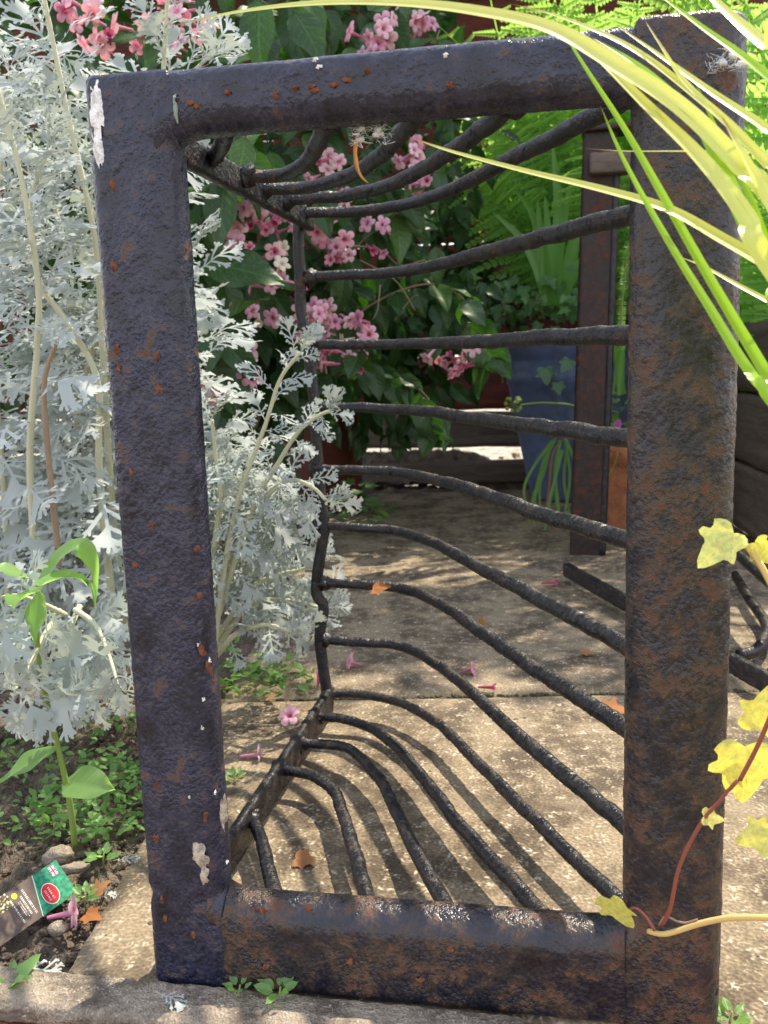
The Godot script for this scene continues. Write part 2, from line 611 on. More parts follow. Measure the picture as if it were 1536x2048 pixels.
# veins that spread from the stalk of an ivy leaf, mottled and spotted
func palm_texture() -> ImageTexture:
	var n := 192
	var im := Image.create(n, n, false, Image.FORMAT_RGB8)
	var blot := noise(0.025, 57, 3)
	var spot := noise(0.09, 58, 2)
	for y in n:
		for x in n:
			var p := Vector2(x / (n - 1.0) - 0.5, y / (n - 1.0) - 0.03)
			var a := atan2(p.x, p.y)
			var v := 0.0
			for w in [0.0, 0.85, -0.85, 1.75, -1.75]:
				var off := absf(sin(a - w)) * p.length() if cos(a - w) > 0.0 else 1.0
				v = maxf(v, exp(-pow(off / 0.011, 2.0)))
				var rib := fposmod(cos(a - w) * p.length() * 9.0 - off * 7.0, 1.0)
				if off < 0.13: v = maxf(v, 0.45 * exp(-pow(minf(rib, 1.0 - rib) / 0.09, 2.0)))
			var k := 0.92 + 0.12 * blot.get_noise_2d(x, y)
			var c := Color(k - 0.12 * maxf(0.0, blot.get_noise_2d(x + 300, y)), k, k * 0.9)
			c = c.lerp(Color(1, 1, 0.92), v * 0.6)
			var q := spot.get_noise_2d(x, y)
			if q > 0.6: c = c.lerp(Color(0.6, 0.38, 0.18), clampf((q - 0.6) * 8.0, 0.0, 0.7))
			im.set_pixel(x, y, c.clamp())
	return ImageTexture.create_from_image(im)

func wood_material(c0: Color, c1: Color, seed_: int) -> StandardMaterial3D:
	var n := 512
	var a := noise(0.02, seed_, 4)
	var f := noise(0.2, seed_ + 1, 3)
	var col := Image.create(n, n, false, Image.FORMAT_RGB8)
	var h := Image.create(n, n, false, Image.FORMAT_L8)
	for y in n:
		for x in n:
			var g := 0.5 + 0.5 * a.get_noise_2d(x * 0.12, y * 1.6)
			var k := 0.5 + 0.5 * f.get_noise_2d(x * 0.1, y)
			var t := clampf(g * 1.3 - 0.2 + 0.3 * (k - 0.5), 0.0, 1.0)
			col.set_pixel(x, y, (c0.lerp(c1, t) * (0.75 + 0.5 * k)).linear_to_srgb())
			h.set_pixel(x, y, Color(k * 0.6 + g * 0.4, 0, 0))
	var m := StandardMaterial3D.new()
	m.albedo_texture = ImageTexture.create_from_image(col)
	m.roughness = 0.8
	m.heightmap_enabled = true
	m.heightmap_texture = ImageTexture.create_from_image(h)
	m.heightmap_scale = 0.12
	m.uv1_triplanar = true
	m.uv1_world_triplanar = true
	m.uv1_scale = Vector3(1.6, 1.6, 1.6)
	return m

func make_materials() -> void:
	M.paint = iron_material(11, 0.745, -0.08, 0.27, 0.0, Color(0.7, 0.71, 0.84))
	M.rusty = iron_material(41, 0.685, 0.1, 0.28, 0.0, Color(0.8, 0.7, 0.63))
	M.bar = iron_material(71, 0.73, 0.05, 0.4, 0.1, Color(0.3, 0.29, 0.29))
	M.old_iron = iron_material(91, 0.68, 0.3, 0.5, 0.0, Color(0.5, 0.44, 0.42))
	M.concrete = ground_material(5, 1024, [Color(0.105, 0.077, 0.048), Color(0.215, 0.166, 0.106), Color(0.3, 0.238, 0.16)], 1.55, 0.3, Color(0.55, 0.48, 0.38), 0.36)
	M.coping = ground_material(15, 512, [Color(0.13, 0.103, 0.077), Color(0.25, 0.205, 0.155), Color(0.32, 0.265, 0.205)], 3.5, 0.4, Color(0.55, 0.52, 0.46), 0.33)
	M.soil = ground_material(25, 512, [Color(0.04, 0.028, 0.02), Color(0.12, 0.09, 0.064), Color(0.18, 0.14, 0.105)], 3.1, 0.9, Color(0.24, 0.2, 0.16), 0.2)
	M.brick = ground_material(35, 256, [Color(0.2, 0.07, 0.04), Color(0.34, 0.13, 0.075), Color(0.4, 0.19, 0.12)], 6.0, 0.25, Color(0.45, 0.35, 0.3), 0.2)
	M.gravel = ground_material(45, 512, [Color(0.25, 0.22, 0.17), Color(0.42, 0.38, 0.31), Color(0.5, 0.46, 0.38)], 2.0, 1.0, Color(0.6, 0.57, 0.5), 0.25)
	M.red_wood = wood_material(Color(0.085, 0.017, 0.011), Color(0.155, 0.037, 0.022), 3)
	M.grey_wood = wood_material(Color(0.06, 0.045, 0.032), Color(0.14, 0.11, 0.085), 9)
	M.terracotta = ground_material(55, 256, [Color(0.3, 0.1, 0.045), Color(0.42, 0.16, 0.075), Color(0.46, 0.22, 0.13)], 5.0, 0.1, Color(0.5, 0.4, 0.32), 0.16)
	M.blue = ground_material(65, 256, [Color(0.075, 0.105, 0.19), Color(0.095, 0.13, 0.235), Color(0.11, 0.145, 0.245)], 4.0, 0.06, Color(0.16, 0.17, 0.2), 0.14)
	M.blue.roughness = 0.5
	var veins := vein_texture(7.0, 0.24)
	var stripes := stripe_texture()
	var palm := palm_texture()
	M.green = []
	for c in [Color(0.035, 0.085, 0.024), Color(0.05, 0.115, 0.028), Color(0.075, 0.15, 0.035), Color(0.06, 0.11, 0.05)]:
		var m := plain(c * 2.1, 0.4, Color(0.6, 0.9, 0.2))
		m.albedo_texture = veins
		M.green.append(m)
	M.weed = plain(Color(0.15, 0.28, 0.09), 0.42, Color(0.5, 0.85, 0.14))
	M.silver = []
	for c in [Color(0.37, 0.41, 0.4), Color(0.31, 0.35, 0.335), Color(0.34, 0.375, 0.355)]:
		M.silver.append(plain(c, 0.9, Color(0.24, 0.27, 0.22), 0.4))
	M.silver_stem = plain(Color(0.52, 0.52, 0.36), 0.9, Color.BLACK, 0.5)
	M.straw = plain(Color(0.3, 0.22, 0.15), 0.9)
	M.petal = []
	for c in [Color(1, 1, 1), Color(0.85, 0.8, 0.82), Color(1.0, 0.92, 0.9)]:
		var m := plain(c, 0.6, Color(0.6, 0.3, 0.36), 0.2)
		m.vertex_color_use_as_albedo = true
		M.petal.append(m)
	M.cream = plain(Color(0.75, 0.68, 0.55), 0.6, Color(0.5, 0.45, 0.35))
	M.dead = plain(Color(0.3, 0.115, 0.03), 0.8, Color(0.35, 0.15, 0.04))
	M.dead_pale = plain(Color(0.31, 0.145, 0.06), 0.8, Color(0.4, 0.2, 0.06))
	M.twig = plain(Color(0.14, 0.08, 0.045), 0.85)
	M.cane = plain(Color(0.22, 0.15, 0.09), 0.85)
	M.fern = plain(Color(0.15, 0.34, 0.065), 0.5, Color(0.62, 1.0, 0.2))
	M.fern_dark = plain(Color(0.1, 0.2, 0.05), 0.55, Color(0.5, 0.8, 0.14))
	M.sword = plain(Color(0.13, 0.28, 0.07), 0.45, Color(0.5, 0.85, 0.14))
	M.sword.roughness = 0.4
	M.strap = plain(Color(0.94, 0.95, 0.34), 0.3, Color(1.0, 1.0, 0.4))
	M.strap.albedo_texture = stripes
	M.strap_green = plain(Color(0.5, 0.78, 0.09), 0.3, Color(0.85, 1.0, 0.25))
	M.strap_green.albedo_texture = stripes
	M.ivy = plain(Color(0.065, 0.14, 0.055), 0.4, Color(0.25, 0.45, 0.12))
	M.ivy_pale = plain(Color(0.12, 0.25, 0.08), 0.4, Color(0.4, 0.7, 0.16))
	M.ivy_yellow = plain(Color(0.97, 0.9, 0.34), 0.4, Color(1.0, 0.95, 0.3))
	M.ivy_yellow.albedo_texture = palm
	M.ivy_lime = plain(Color(0.96, 0.96, 0.45), 0.4, Color(1.0, 1.0, 0.4))
	M.ivy_lime.albedo_texture = palm
	M.red_stem = plain(Color(0.26, 0.07, 0.045), 0.5)
	M.pale_stem = plain(Color(0.6, 0.42, 0.14), 0.55)
	M.green_stem = plain(Color(0.2, 0.28, 0.06), 0.6)
	M.herb = plain(Color(0.075, 0.16, 0.04), 0.55, Color(0.4, 0.7, 0.12))
	M.white_crust = ground_material(85, 128, [Color(0.5, 0.48, 0.44), Color(0.8, 0.79, 0.76), Color(0.85, 0.84, 0.82)], 22.0, 0.1, Color(0.3, 0.22, 0.16), 0.14)
	M.tan_crust = ground_material(86, 128, [Color(0.2, 0.16, 0.12), Color(0.44, 0.37, 0.29), Color(0.52, 0.46, 0.38)], 22.0, 0.12, Color(0.1, 0.08, 0.07), 0.2)
	M.web = plain(Color(0.8, 0.8, 0.78), 0.8, Color(0.6, 0.6, 0.6))
	M.moss = plain(Color(0.065, 0.06, 0.03), 0.9)
	M.rust_scab = ground_material(87, 128, [Color(0.06, 0.026, 0.016), Color(0.17, 0.058, 0.026), Color(0.26, 0.1, 0.04)], 26.0, 0.1, Color(0.05, 0.04, 0.04), 0.2)
	M.old_iron.albedo_color = Color(1.0, 0.78, 0.68)
	M.bar.albedo_color = Color(0.86, 0.86, 0.88)
	M.lichen = plain(Color(0.24, 0.31, 0.24), 0.95)

# ---------------------------------------------------------------- the iron rack

func crust(parent: Node, called: String, at: Vector3, rx: float, ry: float, key: float, mat: Material, thick := 0.0006) -> void:
	var o := PackedVector2Array()
	for k in 26:
		var a := TAU * k / 26.0
		var r := 1.0 + 0.25 * sin(a * 2.0 + key) + 0.16 * sin(a * 5.0 + key * 2.3) + 0.09 * sin(a * 9.0 + key * 5.1)
		o.append(Vector2(cos(a) * rx * r, sin(a) * ry * r))
	var g := minf(rx, ry) * 0.45
	var bend := func(p: Vector2) -> float:
		var e := Vector2(p.x / rx, p.y / ry).length()
		return thick * (1.0 - minf(1.0, e * e * 0.9)) + thick * 0.5 * grit.get_noise_2d(p.x + key, p.y) - (0.0012 if e > 0.95 else 0.0)
	part(parent, called, outline_leaf(o, maxf(g, 0.0012), bend), mat, Transform3D(Basis(), at))

func build_rack() -> void:
	var t := thing("iron_hay_rack", "black painted iron hay rack with fanned bars and a heavy rectangular front frame", "hay rack")
	var left := part(t, "post", member(Vector3(-0.0065, 0, 0), Vector3.UP, 0.58, Vector3.RIGHT, profile(0.053, 0.028, [0.016, 0.007, 0.006, 0.009], 90), 0.001, Vector2.ZERO, 0.0022, Vector3.BACK, profile(0.053, 0.028, [0.0025, 0.007, 0.006, 0.006], 90), Vector2(0.062, 0.036)), M.paint)
	var right := part(t, "post", member(Vector3(0.3035, 0, 0.001), Vector3.UP, 0.583, Vector3.RIGHT, profile(0.0585, 0.034, [0.02, 0.02, 0.01, 0.01], 90), 0.0015, Vector2.ZERO, 0.0022, Vector3.BACK, profile(0.0585, 0.034, [0.02, 0.0025, 0.006, 0.01], 90), Vector2(0.062, 0.036)), M.rusty)
	right.set_meta("label", "browner, more deeply pitted right post")
	var top := part(t, "top_rail", member(Vector3(0.036, 0.545, -0.0006), Vector3.RIGHT, 0.278, Vector3.UP, profile(0.0355, 0.03, [0.008, 0.014, 0.012, 0.006], 80), 0.0011, Vector2(0.016, 0.012)), M.paint)
	var bottom := part(t, "bottom_rail", member(Vector3(0.036, 0.062, -0.0006), Vector3.RIGHT, 0.278, Vector3.DOWN, profile(0.062, 0.032, [0.006, 0.017, 0.013, 0.006], 90), 0.0012, Vector2(0.014, 0.01)), M.rusty)
	# flat bars that carry the rods at the back
	part(t, "back_bar", member(Vector3(-0.003, 0.037, -0.018), Vector3.FORWARD, 0.464, Vector3.RIGHT, profile(0.009, 0.031, [0.003, 0.003, 0.003, 0.003], 36), 0.0013, Vector2.ZERO, 0.003, Vector3.UP), M.bar)
	part(t, "back_bar", member(Vector3(0.0, 0.574, -0.018), Vector3.FORWARD, 0.458, Vector3.RIGHT, profile(0.009, 0.022, [0.003, 0.003, 0.003, 0.003], 36), 0.0013, Vector2.ZERO, 0.003, Vector3.UP), M.bar)
	part(t, "back_upright", tube(smooth_path([Vector3(0.001, 0.016, -0.475), Vector3(-0.004, 0.065, -0.475), Vector3(-0.006, 0.101, -0.475), Vector3(0, 0.134, -0.475), Vector3(-0.008, 0.154, -0.475), Vector3(0, 0.201, -0.475), Vector3(0.005, 0.23, -0.475), Vector3(0.002, 0.268, -0.475), Vector3(0, 0.316, -0.475), Vector3(0, 0.358, -0.475), Vector3(-0.002, 0.394, -0.475), Vector3(-0.006, 0.443, -0.475), Vector3(-0.011, 0.47, -0.475), Vector3(-0.01, 0.507, -0.475), Vector3(-0.01, 0.544, -0.475), Vector3(-0.007, 0.578, -0.475)], 0.004), 0.0066, 0.0062, 14, 0.0014), M.bar)
	# rods: bottom five, seven at the side, five at the top
	var rods := [
		[Vector3(0.002, 0.025, -0.185), Vector3(0.015, 0.025, -0.165), Vector3(0.034, 0.025, -0.127), Vector3(0.048, 0.025, -0.096), Vector3(0.061, 0.025, -0.068), Vector3(0.075, 0.025, -0.033)],
		[Vector3(0.001, 0.025, -0.28), Vector3(0.032, 0.025, -0.273), Vector3(0.061, 0.025, -0.245), Vector3(0.085, 0.025, -0.191), Vector3(0.106, 0.025, -0.136), Vector3(0.124, 0.025, -0.086), Vector3(0.135, 0.025, -0.05)],
		[Vector3(0.002, 0.025, -0.343), Vector3(0.029, 0.025, -0.345), Vector3(0.058, 0.025, -0.333), Vector3(0.101, 0.025, -0.27), Vector3(0.132, 0.025, -0.197), Vector3(0.161, 0.025, -0.128), Vector3(0.182, 0.025, -0.084), Vector3(0.194, 0.025, -0.055)],
		[Vector3(0, 0.025, -0.416), Vector3(0.041, 0.025, -0.41), Vector3(0.088, 0.025, -0.368), Vector3(0.129, 0.025, -0.3), Vector3(0.188, 0.025, -0.186), Vector3(0.25, 0.025, -0.08), Vector3(0.262, 0.025, -0.058)],
		[Vector3(-0.001, 0.027, -0.481), Vector3(0.038, 0.027, -0.482), Vector3(0.088, 0.027, -0.462), Vector3(0.141, 0.027, -0.402), Vector3(0.191, 0.027, -0.308), Vector3(0.25, 0.027, -0.198), Vector3(0.303, 0.027, -0.102), Vector3(0.322, 0.027, -0.069)],
	]
	var tops := [
		[Vector3(0.001, 0.567, -0.44), Vector3(0.052, 0.567, -0.454), Vector3(0.108, 0.567, -0.437), Vector3(0.167, 0.567, -0.368), Vector3(0.219, 0.567, -0.269), Vector3(0.259, 0.567, -0.191), Vector3(0.289, 0.567, -0.132), Vector3(0.316, 0.567, -0.076)],
		[Vector3(0.009, 0.567, -0.364), Vector3(0.043, 0.567, -0.365), Vector3(0.073, 0.567, -0.36), Vector3(0.129, 0.567, -0.308), Vector3(0.184, 0.567, -0.21), Vector3(0.218, 0.567, -0.134), Vector3(0.239, 0.567, -0.077)],
		[Vector3(0.007, 0.567, -0.3), Vector3(0.027, 0.567, -0.308), Vector3(0.048, 0.567, -0.308), Vector3(0.093, 0.567, -0.268), Vector3(0.132, 0.567, -0.201), Vector3(0.157, 0.567, -0.14), Vector3(0.18, 0.567, -0.076)],
		[Vector3(0.011, 0.567, -0.242), Vector3(0.024, 0.567, -0.251), Vector3(0.043, 0.567, -0.245), Vector3(0.071, 0.567, -0.208), Vector3(0.102, 0.567, -0.132), Vector3(0.124, 0.567, -0.071)],
		[Vector3(0.008, 0.567, -0.169), Vector3(0.018, 0.567, -0.153), Vector3(0.03, 0.567, -0.132), Vector3(0.042, 0.567, -0.105), Vector3(0.059, 0.567, -0.063)],
	]
	rods.append_array(tops)
	var plan := [Vector2(0.0, -0.476), Vector2(0.045, -0.474), Vector2(0.09, -0.462), Vector2(0.143, -0.405), Vector2(0.192, -0.312), Vector2(0.25, -0.202), Vector2(0.303, -0.106), Vector2(0.338, -0.035)]
	var ends := [[0.096, 0.086], [0.162, 0.158], [0.230, 0.216], [0.294, 0.288], [0.363, 0.356], [0.432, 0.423], [0.505, 0.498]]
	for e in ends:
		var pts := []
		for k in plan.size():
			var q: Vector2 = plan[k]
			pts.append(Vector3(q.x + rnd(-0.0015, 0.0015), lerpf(e[0], e[1], q.x / 0.307) + rnd(-0.001, 0.001), q.y + rnd(-0.002, 0.002)))
		rods.append(pts)
	for k in rods.size():
		var path := smooth_path(rods[k], 0.003)
		for i in path.size(): path[i] += Vector3(broad.get_noise_2d(i * 0.0007, k), broad.get_noise_2d(i * 0.0007, k + 40.0), 0) * 0.0011
		var r := 0.0056 if k < 5 else 0.006
		part(t, "rod", tube(path, r * 0.9, r * 1.1, 16, 0.0018), M.bar)
		part(t, "weld", pebble(Vector3(0.009, 0.0085, 0.009), k * 0.7, 0.8), M.bar, Transform3D(Basis(), path[0]))
		var last := path.size() - 1
		while last > 0 and path[last].z > -0.031 and path[last].x < 0.299: last -= 1
		part(t, "weld", pebble(Vector3(0.0095, 0.009, 0.0095), k * 1.9 + 4.0, 0.8), M.bar, Transform3D(Basis(), path[last]))
	# droppings, scabs and chips on the face
	crust(left, "white_patch", Vector3(0.002, 0.56, 0), 0.0046, 0.019, 1.0, M.white_crust, 0.0016)
	crust(left, "white_patch", Vector3(0.001, 0.539, 0), 0.003, 0.012, 2.0, M.white_crust, 0.0014)
	crust(left, "mud_splash", Vector3(0.034, 0.097, 0.001), 0.0062, 0.0078, 4.0, M.tan_crust)
	crust(left, "mud_splash", Vector3(0.036, 0.083, 0.001), 0.0035, 0.0055, 5.0, M.tan_crust)
	crust(left, "mud_splash", Vector3(0.051, 0.127, -0.001), 0.0022, 0.0125, 7.0, M.tan_crust)
	var k: float = 0.0
	for q in [Vector3(0.008, 0.519, 0), Vector3(0.005, 0.473, 0), Vector3(0.003, 0.424, 0), Vector3(0.003, 0.413, 0), Vector3(0.028, 0.419, 0), Vector3(0.028, 0.4, 0), Vector3(0.006, 0.349, 0), Vector3(0.017, 0.316, 0), Vector3(0.004, 0.291, 0), Vector3(0.045, 0.301, 0), Vector3(0.045, 0.272, 0), Vector3(0.044, 0.237, 0), Vector3(0.048, 0.225, -0.001), Vector3(0.039, 0.123, 0), Vector3(0.007, 0.144, 0), Vector3(0.004, 0.107, 0), Vector3(0.005, 0.063, 0), Vector3(0.006, 0.049, 0), Vector3(0.025, 0.039, 0)]:
		k += 1.3
		crust(left, "rust_patch", q + Vector3(0, 0, 0.0003), 0.0016 + 0.0012 * fposmod(k, 1.0), 0.0024 + 0.0022 * fposmod(k * 0.7, 1.0), k, M.rust_scab)
	for q in [Vector3(0.043, 0.204, 0), Vector3(0.041, 0.185, 0), Vector3(0.047, 0.141, 0), Vector3(0.029, 0.137, 0), Vector3(0.042, 0.24, 0), Vector3(0.049, 0.23, 0), Vector3(0.05, 0.564, 0), Vector3(0.051, 0.092, -0.002)]:
		k += 1.7
		crust(left, "paint_fleck", q + Vector3(0, 0, 0.0005), 0.0009, 0.0015, k, M.white_crust)
	crust(left, "paint_drip", Vector3(0.05, 0.558, 0.001), 0.0011, 0.0075, 3.0, M.lichen)
	for q in [Vector3(0.059, 0.56, 0), Vector3(0.063, 0.558, 0), Vector3(0.081, 0.564, 0), Vector3(0.109, 0.56, 0), Vector3(0.121, 0.563, 0), Vector3(0.13, 0.563, 0), Vector3(0.132, 0.561, 0), Vector3(0.143, 0.563, 0), Vector3(0.15, 0.565, 0), Vector3(0.162, 0.569, 0), Vector3(0.207, 0.558, 0)]:
		k += 0.9
		crust(top, "rust_patch", q + Vector3(0, 0, 0.0002), 0.0026, 0.0017, k, M.rust_scab)
	for q in [Vector3(0.205, 0.573, 0), Vector3(0.133, 0.577, 0), Vector3(0.135, 0.573, 0)]:
		k += 0.9
		crust(top, "bird_dropping", q + Vector3(0, 0, 0.0006), 0.0016, 0.0011, k, M.white_crust)
	for q in [Vector3(0.068, 0.059, -0.004), Vector3(0.073, 0.058, -0.004), Vector3(0.104, 0.062, -0.004), Vector3(0.197, 0.044, 0), Vector3(0.131, 0.029, 0), Vector3(0.074, 0.02, 0), Vector3(0.177, 0.021, 0)]:
		k += 0.9
		crust(bottom, "rust_patch", q + Vector3(0, 0, 0.0004), 0.0028, 0.0022, k, M.rust_scab)

func build_second_rack() -> void:
	var t := thing("rusty_iron_rack", "rusty brown iron upright with a curved-rod rack, standing behind the right post", "iron rack")
	part(t, "upright", member(Vector3(0.293, -0.009, -1.398), Vector3(0.03, 1, 0).normalized(), 0.85, Vector3.RIGHT, profile(0.064, 0.05, [0.004, 0.006, 0.004, 0.004], 48), 0.0016, Vector2.ZERO, 0.006), M.old_iron)
	part(t, "flange", member(Vector3(0.352, -0.001, -1.395), Vector3(0.03, 1, 0).normalized(), 0.8, Vector3.RIGHT, profile(0.014, 0.075, [0.004, 0.004, 0.004, 0.004], 36), 0.0016, Vector2.ZERO, 0.006), M.bar)
	part(t, "bracket", member(Vector3(0.33, 0.753, -1.37), Vector3.RIGHT, 0.085, Vector3.UP, profile(0.04, 0.05, [0.006, 0.006, 0.006, 0.006], 44), 0.005, Vector2.ZERO, 0.004), M.grey_wood)
	part(t, "top_plate", member(Vector3(0.317, 0.835, -1.385), Vector3.RIGHT, 0.13, Vector3.UP, profile(0.012, 0.075, [0.003, 0.003, 0.003, 0.003], 36), 0.0014, Vector2.ZERO, 0.006), M.old_iron)
	var a := Vector3(0.288, 0.01, -1.174)
	var b := Vector3(0.521, 0.01, -0.57)
	var d := (b - a).normalized()
	var sideways := d.cross(Vector3.UP).normalized()
	part(t, "base_bar", member(a + Vector3(0, 0.025, 0), d, a.distance_to(b) + 0.1, sideways, profile(0.014, 0.026, [0.004, 0.004, 0.004, 0.004], 36), 0.0022, Vector2.ZERO, 0.005, Vector3.UP), M.bar)
	for g in [
		[Vector3(0.574, 0.02, -1.145), Vector3(0.566, 0.02, -0.973), Vector3(0.563, 0.02, -0.859), Vector3(0.553, 0.02, -0.795), Vector3(0.526, 0.02, -0.718), Vector3(0.497, 0.02, -0.686)],
		[Vector3(0.595, 0.02, -0.901), Vector3(0.584, 0.02, -0.74), Vector3(0.558, 0.02, -0.655), Vector3(0.519, 0.02, -0.615)],
		[Vector3(0.537, 0.1, -1.036), Vector3(0.543, 0.1, -0.868), Vector3(0.548, 0.1, -0.761), Vector3(0.558, 0.1, -0.695)]]:
		part(t, "rod", tube(smooth_path(g, 0.004), 0.0075, 0.008, 12, 0.0018), M.bar)

# ---------------------------------------------------------------- the setting

func sheet(called: String, x0: float, x1: float, z0: float, z1: float, step: float, height: Callable, mat: Material) -> MeshInstance3D:
	var v := PackedVector3Array()
	var nx := int((x1 - x0) / step) + 1
	var nz := int((z1 - z0) / step) + 1
	for i in nz:
		for j in nx:
			var x := lerpf(x0, x1, float(j) / (nx - 1))
			var z := lerpf(z0, z1, float(i) / (nz - 1))
			v.append(Vector3(x, height.call(x, z), z))
	var o := part(self, called, mesh_of(v, grid_indices(nz, nx, false)), mat)
	tag(o, "", "", "", "structure")
	return o

# a paving slab: quadrilateral top at y = 0 with worn, slightly sunken edges, and sides
func slab(parent: Node, c: Array, key: float, mat: Material) -> void:
	var v := PackedVector3Array()
	var n := 60
	for i in n + 1:
		for j in n + 1:
			var s := clampf((j - 1.0) / (n - 2.0), 0.0, 1.0)
			var t := clampf((i - 1.0) / (n - 2.0), 0.0, 1.0)
			var p: Vector3 = c[0].lerp(c[1], s).lerp(c[3].lerp(c[2], s), t)
			var e := minf(minf(s, 1.0 - s) * 0.7, minf(t, 1.0 - t) * 0.6)
			p.x += 0.002 * broad.get_noise_3d(p.z * 0.8, key, 0) * (1.0 if e < 0.001 else 0.0)
			p.y = -0.0006 + 0.0011 * broad.get_noise_3d(p.x * 0.5, key, p.z * 0.5) - 0.0028 * exp(-e / 0.003)
			if i == 0 or j == 0 or i == n or j == n: p.y = -0.05
			v.append(p)
	part(parent, "paving_slab", mesh_of(v, grid_indices(n + 1, n + 1, false, 0, false)), mat)

func build_setting() -> void:
	var soil := func(x: float, z: float) -> float:
		return -0.016 + 0.016 * broad.get_noise_3d(x * 0.25, 1.0, z * 0.25) + 0.012 * broad.get_noise_3d(x, 2.0, z) + 0.006 * lumps.get_noise_3d(x, 3.0, z)
	# one sheet out to the horizon, then the finer bed on it
	var far := func(_x: float, _z: float) -> float: return -0.06
	var g := sheet("ground", -120, 120, -240, 0.02, 8.0, far, M.gravel)
	g.position.y = 0.0
	sheet("flower_bed", -1.6, -0.0, -2.6, 0.015, 0.0085, soil, M.soil)
	sheet("rear_bed", -4.5, -1.6, -2.7, 0.015, 0.03, soil, M.soil)
	var side_soil := func(x: float, z: float) -> float: return -0.03 + 0.02 * broad.get_noise_3d(x * 0.3, 6.0, z * 0.3)
	sheet("side_bed", 0.75, 1.8, -2.6, 0.015, 0.03, side_soil, M.soil)
	var yard := func(x: float, z: float) -> float: return -0.3 + 0.002 * broad.get_noise_3d(x, 8.0, z)
	sheet("lower_yard", -60, 60, 0.05, 60, 2.0, yard, M.concrete)
	var patio := Node3D.new()
	patio.name = "patio"
	add_child(patio)
	patio.set_meta("kind", "structure")
	slab(patio, [Vector3(-0.146, 0, -0.519), Vector3(0.77, 0, -0.655), Vector3(0.77, 0, 0.003), Vector3(-0.072, 0, 0.003)], 1.0, M.concrete)
	slab(patio, [Vector3(-0.42, 0, -2.3), Vector3(0.86, 0, -2.5), Vector3(0.772, 0, -0.6565), Vector3(-0.147, 0, -0.5205)], 2.0, M.concrete)
	# coping along the step, and the brick course under it
	var cop := thing("stone_coping", "grey weathered stone coping along the foot of the iron frame", "coping", Vector3.ZERO)
	var spans := [[-0.62, 0.243], [0.5, 1.1]]
	for s in spans:
		part(cop, "coping_stone", member(Vector3(s[0], 0.006, 0.0405), Vector3.RIGHT, s[1] - s[0], Vector3.FORWARD, profile(0.037, 0.014, [0.003, 0.006, 0.004, 0.003], 60), 0.003, Vector2.ZERO, 0.004, Vector3.UP), M.coping)
	var wall := thing("brick_step", "low red brick riser below the stone coping", "step", Vector3.ZERO)
	for row in 3:
		for i in 8:
			var x := -0.78 + i * 0.226 + (0.113 if row % 2 else 0.0)
			part(wall, "brick", member(Vector3(x, -0.011 - row * 0.076, 0.074 + rnd(-0.002, 0.002)), Vector3.RIGHT, 0.215, Vector3.FORWARD, profile(0.058, 0.065, [0.004, 0.004, 0.004, 0.004], 40), 0.003, Vector2.ZERO, 0.006, Vector3.UP), M.brick)
	part(wall, "mortar", timber(Vector3(0.09, 0.22, 1.8), 0.003, 0.002, 3.0), M.coping, Transform3D(Basis(Vector3.UP, PI * 0.5), Vector3(0.1, -0.14, 0.012)))

func plank(parent: Node, called: String, size: Vector3, at: Vector3, turn: float, mat: Material) -> void:
	part(parent, called, timber(size, 0.004, 0.004, rnd(0, 50)), mat, Transform3D(Basis(Vector3.UP, turn), at))

